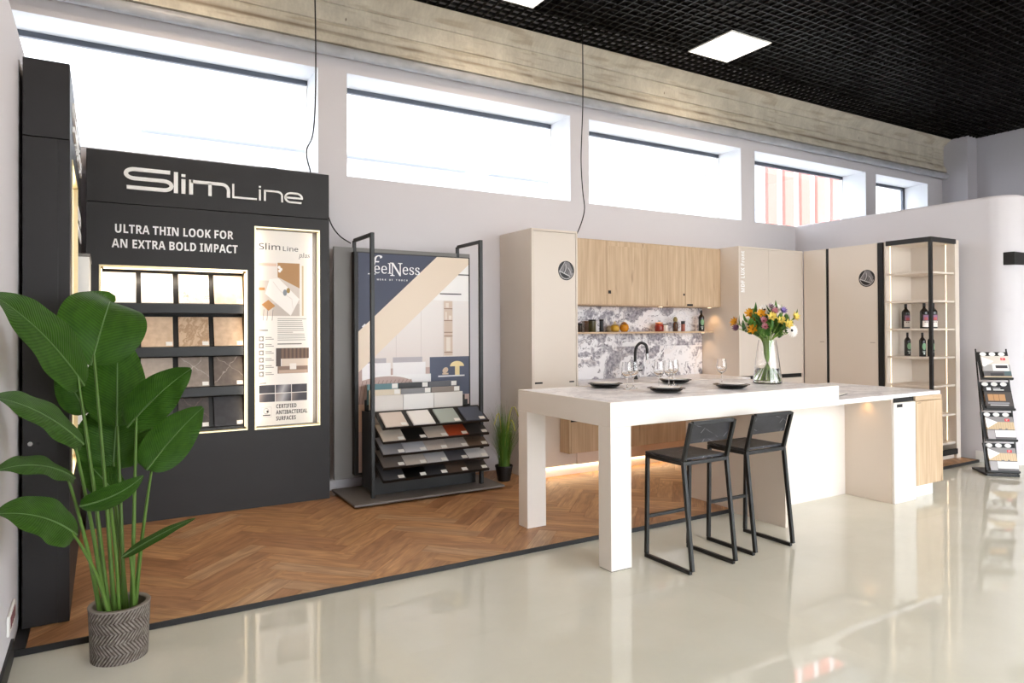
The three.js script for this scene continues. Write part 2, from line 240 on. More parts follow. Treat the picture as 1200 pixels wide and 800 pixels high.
// raised wooden platform: base, black edge trims, herringbone planks
const PX1 = 8.40;
{
  const plat = sgroup('floor_platform', 'raised platform of brown herringbone planks', 'wooden floor');
  mesh('underlay', bx(LX + 0.001, PX1, 0, PLAT - 0.012, WZ + 0.001, PFZ - 0.012), m.ink, plat);
  const L = 0.667, W = L / 5, gap = 0.0011, q = Math.SQRT1_2, x0 = 0.97, z0 = -4.168;
  const xmin = LX + 0.055, xmax = PX1 - 0.012, zmin = WZ + 0.004, zmax = PFZ - 0.014;
  const world = (u, v) => [x0 + (u - v) * q, z0 + (u + v) * q];
  const clip = (poly) => { for (const [ax, lim, sg] of [[0, xmin, 1], [0, xmax, -1], [1, zmin, 1], [1, zmax, -1]]) { const o = []; for (let i = 0; i < poly.length; i++) { const a = poly[i], b = poly[(i + 1) % poly.length], da = (a[ax] - lim) * sg, db = (b[ax] - lim) * sg; if (da >= 0) o.push(a); if (da * db < 0) { const t = da / (da - db); o.push([lerp(a[0], b[0], t), lerp(a[1], b[1], t)]); } } poly = o; if (poly.length < 3) return null; } return poly; };
  let count = 0;
  for (let j = -16; j <= 20; j++) for (let k = -60; k <= 60; k++) for (const kind of [0, 1]) {
    const u0 = k * W + j * L, v0 = k * W - j * L, R = kind ? [u0, u0 + W, v0 + W, v0 + W + L] : [u0, u0 + L, v0, v0 + W];
    const c4 = [[R[0] + gap, R[2] + gap], [R[1] - gap, R[2] + gap], [R[1] - gap, R[3] - gap], [R[0] + gap, R[3] - gap]].map((c) => world(...c)), poly = clip(c4); if (!poly) continue;
    let ar = 0; for (let i = 0; i < poly.length; i++) { const a = poly[i], b = poly[(i + 1) % poly.length]; ar += a[0] * b[1] - b[0] * a[1]; } if (Math.abs(ar) < 0.004) continue;
    const mx = poly.reduce((s, a) => s + a[0], 0) / poly.length, mz = poly.reduce((s, a) => s + a[1], 0) / poly.length;
    if ((mx > 3.7 && mz < -6.1) || (mx > 8.15 && mz < -4.75)) continue; // under the cabinets
    const s = new THREE.Shape(poly.map(([x, z]) => new THREE.Vector2(x, -z))), g = new THREE.ExtrudeGeometry(s, { depth: 0.012, bevelEnabled: false }); g.rotateX(-Math.PI / 2); g.translate(0, PLAT - 0.012, 0);
    const p = g.attributes.position, uv = new Float32Array(p.count * 2), ou = rnd() * 3, ov = rnd() * 3;
    for (let i = 0; i < p.count; i++) { const dx = p.getX(i) - x0, dz = p.getZ(i) - z0, u = (dx + dz) * q, v = (dz - dx) * q; uv[2 * i] = (kind ? u - u0 : v - v0) + ou; uv[2 * i + 1] = (kind ? v - v0 : u - u0) + ov; }
    g.setAttribute('uv', new THREE.BufferAttribute(uv, 2)); mesh('plank', g, m.plank[Math.floor(rnd() * 6)], plat); count++;
  }
  console.log('planks', count);
  const tr = sgroup('trim_1', 'black edging strip around the wooden platform', 'edging');
  mesh('front_strip', bx(LX + 0.001, PX1, 0, PLAT + 0.002, PFZ - 0.012, PFZ, 0.002), m.black, tr); mesh('side_strip', bx(LX + 0.001, LX + 0.052, PLAT - 0.012, PLAT + 0.003, WZ + 0.01, PFZ - 0.013, 0.002), m.black, tr); mesh('end_strip', bx(PX1 - 0.011, PX1, 0, PLAT + 0.002, WZ + 0.01, PFZ - 0.013, 0.002), m.black, tr);
}
// outside: ground, a pale building with red cladding, an eaves gutter
struct('ground', bx(-60, 60, -0.4, -0.2, -80, 60), std(0xb9b7b2, 0.9), 'pale paved ground outside the windows', 'ground');
{
  const b = thing('building', 'tall pale building with red striped cladding behind the high windows', 'building', null, V(0, -0.2, -15)), red = std(0xc46058, 0.7), pale = std(0xdfe2e8, 0.8);
  mesh('facade', bx(-22, 44, 0, 15, -8, 0), pale, b); for (let i = 0; i < 6; i++) mesh('cladding_strip', bx(18.6 + i * 0.85, 19.05 + i * 0.85, 0, 15, 0, 0.12), red, b); mesh('corner_strip', bx(18.0, 18.15, 0, 15, 0, 0.1), std(0x9aa4b8, 0.6), b);
  for (let i = 0; i < 2; i++) for (const [x0, x1, y0, y1] of [[0, 0.9, 6.42, 6.5], [0, 0.08, 5.6, 6.42], [0.82, 0.9, 5.6, 6.42]]) mesh('railing', bx(15.0 + i * 1.4 + x0, 15.0 + i * 1.4 + x1, y0, y1, 0, 0.06), std(0x8d929c, 0.5), b);
  for (const [x0, x1] of [[-6, -0.9], [0.6, 7.6], [8.2, 11.2]]) mesh('ledge', bx(x0, x1, 5.55, 5.62, 0, 0.25), std(0x8b8f96, 0.6), b);
}

// ================================================================= THINGS
const font = await new FontLoader().loadAsync('fonts/droid/droid_sans_bold.typeface.json');
function textGeo(str, cap, width, depth) { const g = new TextGeometry(str, { font, size: 1, depth: 1, curveSegments: 5, bevelEnabled: false }); g.computeBoundingBox(); const b = g.boundingBox, ch = 0.714 * 1.0; g.translate(-b.min.x, 0, 0); g.scale(width / (b.max.x - b.min.x), cap / ch * 0.72, depth); return g; }
// a stroked path as an extruded ribbon
function stroke(pts, w, depth) {
  const L = [], R = []; for (let i = 0; i < pts.length; i++) { const a = pts[Math.max(0, i - 1)], b = pts[Math.min(pts.length - 1, i + 1)], c = pts[i]; const d1 = norm2(c, a, i === 0 ? b : null, true), d2 = norm2(b, c, i === pts.length - 1 ? a : null, false); let nx = -(d1[1] + d2[1]), ny = d1[0] + d2[0]; const l = Math.hypot(nx, ny) || 1; nx /= l; ny /= l; const k = w / 2 / Math.max(0.5, Math.abs(nx * -d2[1] + ny * d2[0])); L.push([c[0] + nx * k, c[1] + ny * k]); R.push([c[0] - nx * k, c[1] - ny * k]); }
  return extrude(new THREE.Shape([...L, ...R.reverse()].map(([x, y]) => new THREE.Vector2(x, y))), depth);
}
function norm2(c, a, other, first) { let dx = c[0] - a[0], dy = c[1] - a[1]; if (other) { if (first) { dx = other[0] - c[0]; dy = other[1] - c[1]; } else { dx = a[0] - other[0]; dy = a[1] - other[1]; } } const l = Math.hypot(dx, dy) || 1; return [dx / l, dy / l]; }
const arc = (cx, cy_, rx, ry, a0, a1, n = 8) => Array.from({ length: n + 1 }, (_, i) => { const a = (a0 + (a1 - a0) * i / n) * Math.PI / 180; return [cx + rx * Math.cos(a), cy_ + ry * Math.sin(a)]; });
function slimLine(depth) { // the wide two-weight logotype, origin at its lower left, 1.318 m long
  const T = 0.029, t = 0.015, out = [], add = (p, w) => out.push(stroke(p, w, depth)), H = 0.142, o = T / 2;
  { const x0 = 0, x1 = 0.315, r = H / 4, h = H; add([[x1 - 0.01, h], ...arc(x0 + r * 1.6, h - r, r * 1.6, r, 90, 270, 12), ...arc(x1 - r * 1.6, r, r * 1.6, r, 90, -90, 12), [x0 + 0.005, 0]].map(([x, y]) => [x, y + o]), T); }
  add([[0.346, 0], [0.346, 0.166]], T); add([[0.4, 0], [0.4, 0.115]], T); add([[0.4, 0.135], [0.4, 0.155]], T);
  { const a = 0.455, b = 0.735, h = 0.104, r = 0.05; add([[a, 0], [a, 0.116]], T); add([[a, h], ...arc(b - r, h - r, r, r, 90, 0, 8), [b, 0]], T * 0.85); add([[(a + b) / 2, h], [(a + b) / 2, 0]], T * 0.85); }
  add([[0.772, 0.118], [0.772, t / 2], [0.957, t / 2]], t); add([[0.982, 0], [0.982, 0.092]], t); add([[0.982, 0.108], [0.982, 0.122]], t);
  { const a = 1.022, b = 1.163, h = 0.086, r = 0.035; add([[a, 0], [a, 0.092]], t); add([[a, h], ...arc(b - r, h - r, r, r, 90, 0, 8), [b, 0]], t); }
  { const a = 1.19, b = 1.33, h = 0.086, r = 0.036, c = t / 2; add([[a, 0.046], [b, 0.046], ...arc(b - r * 1.3, h - r, r * 1.3, r, 0, 90, 6), ...arc(a + r * 1.3, h - r, r * 1.3, r, 90, 180, 6), ...arc(a + r * 1.3, r + c, r * 1.3, r, 180, 270, 6), [b - 0.004, c]], t); }
  return join(out);
}
// ---- the dark display wall with logo, tile niche and poster
const DZ = -6.032, DX0 = -0.117, DX1 = 1.71, NI = [-0.036, 1.026, 0.682, 2.014], PO = [1.08, 1.627, 0.678, 2.385];
const posterTex = canvasTex(512, 1600, (g, w, h) => {
  g.fillStyle = '#f7f3ee'; g.fillRect(0, 0, w, h); g.fillStyle = '#2c2a2c'; g.strokeStyle = '#2c2a2c';
  g.save(); g.scale(1.5, 1); g.font = '70px sans-serif'; g.fillText('Slim', 14, 158); g.restore(); g.save(); g.scale(1.55, 1); g.font = '52px sans-serif'; g.fillText('Line', 150, 162); g.restore();
  g.font = 'italic 50px serif'; g.fillText('plus', 384, 210);
  // photo: kitchen table seen from above
  g.fillStyle = '#d9cfc8'; g.fillRect(22, 262, 370, 440); g.fillStyle = '#efe7e2'; g.fillRect(22, 262, 170, 150); g.fillStyle = '#e7cdbb'; g.fillRect(22, 270, 160, 22); g.fillStyle = '#b88d5f'; g.beginPath(); g.moveTo(192, 262); g.lineTo(392, 262); g.lineTo(392, 470); g.lineTo(192, 380); g.fill();
  g.strokeStyle = '#9c7448'; g.lineWidth = 1; for (let x = 200; x < 392; x += 8) { g.beginPath(); g.moveTo(x, 262); g.lineTo(x, 380 + (x - 192) * 0.45); g.stroke(); }
  g.fillStyle = '#c9bfb8'; g.fillRect(150, 600, 242, 102); g.fillStyle = '#faf6f3'; g.beginPath(); g.moveTo(120, 400); g.lineTo(200, 390); g.lineTo(390, 560); g.lineTo(310, 700); g.lineTo(80, 520); g.fill();
  g.strokeStyle = '#c9bdb6'; g.lineWidth = 2; g.beginPath(); g.moveTo(150, 420); g.lineTo(220, 500); g.lineTo(320, 560); g.lineTo(330, 640); g.stroke();
  g.fillStyle = '#8b929a'; g.beginPath(); g.ellipse(258, 508, 18, 26, 0, 0, 7); g.fill(); g.fillStyle = '#a98d55'; g.beginPath(); g.ellipse(288, 490, 16, 22, 0, 0, 7); g.fill(); g.fillStyle = '#ffffff'; for (const [x, y] of [[206, 300], [222, 316], [210, 330]]) { g.beginPath(); g.arc(x, y, 13, 0, 7); g.fill(); }
  g.fillStyle = '#c08a4e'; g.fillRect(26, 470, 52, 22); g.beginPath(); g.moveTo(50, 610); g.lineTo(110, 570); g.lineTo(170, 620); g.lineTo(110, 660); g.fill(); g.strokeStyle = '#4a4240'; g.lineWidth = 3; for (const x of [70, 104, 150]) { g.beginPath(); g.moveTo(x, 650); g.lineTo(x - 8, 740); g.stroke(); }
  g.fillStyle = '#d8c6a6'; g.fillRect(412, 280, 16, 420);
  g.fillStyle = '#a7a19d'; for (let i = 0; i < 12; i++) g.fillRect(190, 722 + i * 16, i === 7 ? 140 : 262 - (i * 37) % 40, 6); g.fillStyle = '#6c6664'; g.fillRect(190, 930, 220, 8);
  for (let i = 0; i < 6; i++) { g.fillStyle = '#8d8a8a'; g.fillRect(24, 868 + i * 58, 44, 42); g.fillStyle = '#f0ece8'; g.beginPath(); g.arc(46, 890 + i * 58, 11, 0, 7); g.fill(); g.fillStyle = '#9c9896'; g.fillRect(82, 876 + i * 58, 56, 6); g.fillRect(82, 890 + i * 58, 74, 6); } g.fillStyle = '#8d8a8a'; g.fillRect(24, 816, 80, 9);
  g.fillStyle = '#6d5548'; g.fillRect(176, 968, 290, 88); for (let x = 176; x < 466; x += 18) { g.fillStyle = (x / 18) % 2 < 1 ? '#7d6353' : '#5b473d'; g.fillRect(x, 968, 12, 88); } g.fillStyle = '#e2d2c4'; g.fillRect(226, 1056, 240, 62); g.fillStyle = '#8f7768'; g.fillRect(190, 1118, 276, 60); g.fillStyle = '#f3ece6'; g.fillRect(300, 1096, 60, 50); g.fillStyle = '#4e4340'; g.fillRect(176, 968, 44, 150); g.fillStyle = '#c5aa98'; g.fillRect(200, 1150, 260, 26);
  for (let r = 0; r < 2; r++) for (let c = 0; c < 3; c++) { const x = 26 + c * 146, y = 1270 + r * 72, gr = g.createLinearGradient(x, y, x + 140, y + 60); gr.addColorStop(0, r ? '#9a8b86' : '#34323a'); gr.addColorStop(0.5, c === 1 ? '#b9b7bb' : '#4a4850'); gr.addColorStop(1, '#37353c'); g.fillStyle = gr; g.fillRect(x, y, 140, 66); } g.fillStyle = '#9c9896'; g.fillRect(28, 1250, 60, 7);
  g.strokeStyle = '#b9b4b1'; g.lineWidth = 2; g.strokeRect(48, 1450, 86, 80); g.strokeStyle = '#55504f'; g.beginPath(); g.arc(88, 1482, 22, 0, 7); g.stroke(); g.fillStyle = '#3a3637'; g.beginPath(); g.arc(100, 1486, 9, 0, 7); g.fill(); g.fillRect(58, 1512, 66, 8);
  g.fillStyle = '#2c2a2c'; g.save(); g.scale(0.82, 1); g.font = 'bold 46px sans-serif'; g.fillText('CERTIFIED', 214, 1464); g.fillText('ANTIBACTERIAL', 214, 1514); g.fillText('SURFACES', 214, 1564); g.restore();
});
function tileTexture(kind, k) {
  const P = { white: [[244, 240, 235], [250, 247, 243], 0], breccia: [[240, 232, 224], [150, 112, 84], 1], cream: [[240, 226, 208], [226, 206, 182], 2], sand: [[206, 178, 150], [224, 198, 172], 2], stone: [[198, 168, 140], [216, 188, 160], 2], swirl: [[214, 188, 160], [164, 128, 98], 3], taupe: [[176, 162, 150], [190, 176, 164], 2], veinGrey: [[140, 128, 120], [224, 216, 208], 4], veinDark: [[104, 94, 88], [214, 206, 200], 4], veinBrown: [[66, 58, 56], [150, 120, 108], 4], slate: [[60, 56, 58], [74, 70, 72], 2], ink: [[38, 36, 40], [54, 52, 56], 2] }[kind];
  return dataTex(128, 128, (u, v) => {
    const f = fbm(u * 5 + k * 9, v * 5, k, 5); if (P[2] === 0) return mix3(P[0], P[1], clamp(0.5 + f)); if (P[2] === 2) return mix3(P[0], P[1], clamp(0.5 + f * 1.6 + n3(u * 60, v * 60, k) * 0.3));
    if (P[2] === 1) return mix3(P[0], P[1], clamp(1 - Math.abs(f) / 0.05) * 0.8 * sstep(-0.1, 0.25, fbm(u * 3, v * 3, k + 4, 3) + 0.05)); if (P[2] === 3) return mix3(P[0], P[1], clamp(1 - Math.abs(fbm(u * 3 + f, v * 1.5 - u * 2, k, 4)) / 0.14) * 0.7);
    const a = Math.abs(u * 0.9 - v * 0.7 + 0.05 + f * 0.14), b = Math.abs(u * 0.8 + v * 1.0 - 1.05 + f * 0.12); return mix3(mix3(P[0], [P[0][0] + 16, P[0][1] + 15, P[0][2] + 14], clamp(0.5 + f * 2)), P[1], Math.max(clamp(1 - a / 0.018), clamp(1 - b / 0.014)) * 0.75);
  });
}
const tileMats = {}; ['white', 'breccia', 'cream', 'sand', 'stone', 'swirl', 'taupe', 'veinGrey', 'veinDark', 'veinBrown', 'slate', 'ink'].forEach((k, i) => { tileMats[k] = std(0xffffff, 0.38, { map: tileTexture(k, i) }); });
function unitUV(g) { g = uvm(g); g.computeBoundingBox(); return g; }
{
  const t = thing('display_wall', 'dark display wall with white logo, tile niche and lit poster', 'display wall');
  const s = rectShape(DX0, DX1, PLAT, 2.484); s.holes.push(rectHole(NI[0], NI[1], NI[2], NI[3]), rectHole(PO[0], PO[1], PO[2], PO[3])); const g = extrude(s, 0.22); g.translate(0, 0, DZ - 0.22);
  const fp = mesh('front_panel', uvm(g), m.satin, t); mesh('back_panel', bx(DX0, DX1, PLAT, 2.484, WZ + 0.01, DZ - 0.221), m.black, t); const hd = mesh('header', uvm(bx(DX0, DX1, 2.489, 2.884, WZ + 0.01, DZ, 0.003)), m.satin, t);
  const lg = slimLine(0.012); lg.translate(0.142, 2.602, DZ + 0.0005); mesh('logo_lettering', lg, m.letter, hd);
  const l1 = textGeo('ULTRA THIN LOOK FOR', 0.066, 0.845, 0.006), l2 = textGeo('AN EXTRA BOLD IMPACT', 0.066, 0.9, 0.006); l1.translate(0.07, 2.262, DZ + 0.0005); l2.translate(0.048, 2.148, DZ + 0.0005); mesh('slogan_lettering', l1, m.letter, fp); mesh('slogan_lettering', l2, m.letter, fp);
  for (const [[a, b, c, d], depth] of [[NI, 0.2], [PO, 0.07]]) { const f = thingPart(t, a, b, c, d, DZ, depth); void f; }
  mesh('poster', posterPlane(PO[0] + 0.022, PO[1] - 0.05, PO[2] + 0.022, PO[3] - 0.022, DZ - 0.055), std(0xffffff, 0.55, { map: posterTex }), t);
  mesh('poster_backing', bx(PO[0], PO[1], PO[2], PO[3], DZ - 0.075, DZ - 0.0565), m.greyBoard, t);
  // tilted carriers and ledges of the niche
  const rows = [1.735, 1.388, 1.059, 0.726]; t.userData.rows = rows;
  rows.forEach((y, i) => { mesh('ledge', bx(NI[0] + 0.014, NI[1] - 0.014, y - 0.085, y - 0.008, DZ - 0.17, DZ - 0.05, 0.004), m.metalBlack, t); const b = bx(NI[0] + 0.014, NI[1] - 0.014, 0, 0.262, -0.008, 0); b.rotateX(-0.3); b.translate(0, y - 0.005, DZ - 0.085); mesh('carrier', b, m.metalBlack, t); });
  mesh('niche_light', bx(NI[0] + 0.03, NI[1] - 0.03, NI[3] - 0.026, NI[3] - 0.0165, DZ - 0.05, DZ - 0.03), m.bulbWarm, t); areaLight('niche_glow', 0xffeeda, 42, 1.0, 0.02, V(0.495, NI[3] - 0.03, DZ - 0.04), V(0.495, 0, DZ - 0.26), t);
  for (const x of [PO[0] + 0.012, PO[1] - 0.012]) { mesh('poster_light', bx(x - 0.003, x + 0.003, PO[2] + 0.02, PO[3] - 0.02, DZ - 0.03, DZ - 0.015), m.bulbWarm, t); const sg = x < 1.3 ? 1 : -1; areaLight('poster_glow', 0xffeeda, 9, 0.015, 1.6, V(x + sg * 0.006, 1.53, DZ - 0.0225), V(x + sg * 0.3, 1.53, DZ - 0.09), t); }
  for (const sg of [-1, 1]) { const x = sg < 0 ? NI[0] + 0.018 : NI[1] - 0.018; mesh('niche_light', bx(x - 0.003, x + 0.003, NI[2] + 0.03, NI[3] - 0.03, DZ - 0.022, DZ - 0.01), m.bulbWarm, t); areaLight('niche_glow', 0xffeeda, 12, 0.012, 1.25, V(x - sg * 0.006, 1.348, DZ - 0.016), V(x - sg * 0.3, 1.348, DZ - 0.16), t); }
  const kinds = [['white', 'white', 'breccia', 'cream'], ['stone', 'sand', 'swirl', 'sand'], ['taupe', 'taupe', 'veinGrey', 'veinDark'], ['slate', 'slate', 'veinBrown', 'ink']], cx = [0.1, 0.362, 0.628, 0.892];
  const words = { white: 'plain white', breccia: 'white and brown veined', cream: 'warm cream', stone: 'beige stone', sand: 'sand coloured', swirl: 'beige swirled marble', taupe: 'pale taupe', veinGrey: 'grey with white veins', veinDark: 'dark grey with white veins', slate: 'dark slate', veinBrown: 'dark brown veined', ink: 'near black' };
  const rowWord = ['top', 'second', 'third', 'lowest'], colWord = ['first', 'second', 'third', 'last'];
  rows.forEach((y, r) => kinds[r].forEach((k, c) => {
    const o = thing('tile_sample', `${words[k]} sample tile, ${colWord[c]} on the ${rowWord[r]} niche ledge`, 'tile sample', 'sample tiles in the display niche', V(cx[c], y - 0.004, DZ - 0.06)); o.rotation.x = -0.3;
    const g = bx(-0.113, 0.113, 0, 0.25, -0.012, 0, 0.002), gu = uvm(g, false, 0.113, 0); gu.attributes.uv.array.forEach((_, i, a) => { a[i] *= 4; }); const tl = mesh('tile', gu, tileMats[k], o);
    mesh('price_label', bx(0.06, 0.108, 0.008, 0.04, 0.0003, 0.0012), m.paper, tl);
  }));
}
function thingPart(t, a, b, c, d, z, depth) { // slim gold lining of an opening
  const w = 0.014, z0 = z - depth, z1 = z + 0.006; const f = mesh('gold_frame', bx(a, b, d - w, d, z0, z1, 0.002), m.gold, t); mesh('gold_frame', bx(a, b, c, c + w, z0, z1, 0.002), m.gold, t); mesh('gold_frame', bx(a, a + w, c + w, d - w, z0, z1, 0.002), m.gold, t); mesh('gold_frame', bx(b - w, b, c + w, d - w, z0, z1, 0.002), m.gold, t); return f;
}
function posterPlane(x0, x1, y0, y1, z) { // thin board; its front carries the print
  const g = new THREE.BoxGeometry(x1 - x0, y1 - y0, 0.003); g.translate((x0 + x1) / 2, (y0 + y1) / 2, z); return g;
}
// ---- the side display wall along the left partition, its narrow end facing the room
{
  const t = thing('display_wall', 'black side display wall whose narrow end stands behind the plant', 'display wall'), X0 = -0.352, X1 = -0.152, z1 = -4.18, z0 = -6.03 - 0.002, p = [-5.24, -4.4, 0.7, 2.44];
  const back = -6.04; mesh('body', uvm(bx(X0, X1 - 0.05, PLAT + 0.003, 2.49, back + 0.012, z1, 0.003)), m.satin, t); const hd = mesh('header', uvm(bx(X0, X1, 2.494, 2.885, back + 0.012, z1, 0.003)), m.satin, t);
  const s = rectShape(-(-4.18), 6.028, PLAT + 0.003, 2.49); s.holes.push(rectHole(4.4, 5.24, 0.7, 2.44)); const g = extrude(s, 0.05); g.rotateY(Math.PI / 2); g.translate(X1 - 0.05, 0, 0); const fp = mesh('side_panel', uvm(g), m.satin, t);
  const w = 0.014; for (const [a, b, c, d] of [[p[0], p[1], p[3] - w, p[3]], [p[0], p[1], p[2], p[2] + w], [p[0], p[0] + w, p[2] + w, p[3] - w], [p[1] - w, p[1], p[2] + w, p[3] - w]]) mesh('gold_frame', bx(X1 - 0.048, X1 + 0.006, c, d, a, b, 0.002), m.gold, t);
  mesh('lit_poster', bx(X1 - 0.049, X1 - 0.035, p[2] + w, p[3] - w, p[0] + w, p[1] - w), m.paper, t); mesh('poster_light', bx(X1 - 0.03, X1 - 0.02, p[2] + 0.02, p[3] - 0.02, p[0] + w, p[0] + w + 0.006), m.bulbWarm, t);
  areaLight('poster_glow', 0xffe2b8, 10, 0.02, 1.6, V(X1 - 0.02, 1.57, p[0] + 0.028), V(X1 - 0.04, 1.57, -4.6), t);
  const lg = slimLine(0.012); lg.rotateY(Math.PI / 2); lg.translate(X1 + 0.0005, 2.602, -4.45); mesh('logo_lettering', lg, m.letter, hd);
  const l1 = textGeo('ULTRA THIN LOOK FOR', 0.066, 0.62, 0.006), l2 = textGeo('AN EXTRA BOLD IMPACT', 0.066, 0.66, 0.006); l1.rotateY(Math.PI / 2); l2.rotateY(Math.PI / 2); l1.translate(X1 + 0.0005, 2.262, -5.3); l2.translate(X1 + 0.0005, 2.148, -5.28); mesh('slogan_lettering', l1, m.letter, fp); mesh('slogan_lettering', l2, m.letter, fp);
  const lk = new THREE.CylinderGeometry(0.011, 0.011, 0.008, 16); lk.rotateX(Math.PI / 2); lk.translate(-0.318, 0.948, z1 + 0.004); mesh('lock', lk, m.chrome, t); const lh = new THREE.CylinderGeometry(0.008, 0.008, 0.004, 16); lh.rotateX(Math.PI / 2); lh.translate(-0.285, 0.948, z1 + 0.0015); mesh('key_hole', lh, m.ink, t);
  const b = thing('sample_box', 'white sample box with grey lid fixed to the side display wall', 'sample box', null, V(0, 0, 0)); mesh('box', bx(X1 + 0.001, -0.085, 0.9, 2.0, -5.9, -5.3, 0.004), m.white, b); mesh('lid', bx(X1 + 0.001, -0.08, 2.0, 2.02, -5.905, -5.295, 0.003), m.greyBoard, b);
}

// ---- board stand with poster and sloping sample trays
const feelTex = canvasTex(1024, 1840, (g, w, h) => {
  g.fillStyle = '#c3a9a2'; g.fillRect(0, 0, w, h); g.save(); g.scale(1, 0.815);
  // bedroom print
  const gr = g.createLinearGradient(0, 300, 0, 1150); gr.addColorStop(0, '#f5f3f2'); gr.addColorStop(1, '#e6dcd8'); g.fillStyle = gr; g.fillRect(0, 0, w, 1200); g.strokeStyle = '#cfc5c1'; g.lineWidth = 3; for (const x of [330, 560, 770]) { g.beginPath(); g.moveTo(x, 480); g.lineTo(x, 1100); g.stroke(); } g.fillStyle = '#fbfafa'; g.beginPath(); g.moveTo(620, 330); g.lineTo(1024, 60); g.lineTo(1024, 480); g.lineTo(600, 470); g.fill();
  g.fillStyle = '#3c3c40'; g.fillRect(740, 396, 210, 12); g.fillRect(920, 180, 104, 12); g.fillStyle = '#d8c4b4'; g.fillRect(778, 480, 84, 600); g.fillStyle = '#8d6f5c'; for (const y of [560, 690, 820, 860, 1040]) g.fillRect(778, y, 84, 9); g.fillStyle = '#efe4da'; for (const [x, y, a, b] of [[792, 600, 14, 86], [826, 640, 26, 46], [800, 880, 40, 150], [796, 500, 30, 54]]) g.fillRect(x, y, a, b);
  g.fillStyle = '#4d546b'; g.fillRect(640, 1092, 384, 420); g.fillStyle = '#f7e3ad'; g.beginPath(); g.ellipse(905, 1200, 70, 58, 0, Math.PI, 0); g.fill(); g.fillStyle = '#efdba6'; g.fillRect(884, 1200, 46, 110); g.fillStyle = '#d6bfa8'; g.beginPath(); g.ellipse(790, 1240, 26, 34, 0.5, 0, 7); g.fill(); g.fillRect(760, 1270, 60, 18); g.fillStyle = '#e9e7ec'; g.fillRect(720, 1296, 260, 16);
  g.fillStyle = '#b9b3ba'; g.fillRect(300, 1085, 270, 70); g.fillRect(60, 1090, 180, 70); g.fillStyle = '#f6f3f5'; g.fillRect(30, 1140, 250, 170); g.fillRect(300, 1140, 300, 160); g.fillStyle = '#faf8f9'; g.fillRect(30, 1270, 620, 90); g.fillStyle = '#c3a9a2'; g.beginPath(); g.moveTo(0, 1330); g.quadraticCurveTo(260, 1230, 470, 1330); g.lineTo(520, 1500); g.lineTo(0, 1840); g.fill(); g.strokeStyle = '#9c8078'; g.lineWidth = 6; for (let i = 0; i < 14; i++) { g.beginPath(); g.moveTo(i * 36, 1320); g.quadraticCurveTo(i * 30 - 30, 1500, i * 16 - 30, 1840); g.stroke(); } g.fillStyle = '#d9b79f'; g.fillRect(0, 1560, 200, 280);
  g.fillStyle = '#ecdcc9'; g.beginPath(); g.moveTo(710, 0); g.lineTo(1024, 0); g.lineTo(1024, 70); g.lineTo(0, 1230); g.lineTo(0, 800); g.fill();
  g.fillStyle = '#3a4058'; g.beginPath(); g.moveTo(0, 0); g.lineTo(712, 0); g.lineTo(0, 810); g.fill(); g.fillStyle = '#e9e6e8'; g.save(); g.translate(28, 760); g.rotate(-0.85); g.fillRect(0, 0, 40, 14); g.restore();
  g.restore(); g.fillStyle = '#f4f4f7'; g.font = 'italic 215px serif'; g.fillText('f', 76, 178); g.font = '118px serif'; g.fillText('eel', 130, 166); g.font = '160px serif'; g.fillText('N', 272, 184); g.font = '118px serif'; g.fillText('ess', 384, 168); g.font = 'bold 20px sans-serif'; let x = 160; for (const c of 'WORK OF TOUCH') { g.fillText(c, x, 226); x += c === ' ' ? 16 : 23; }
});
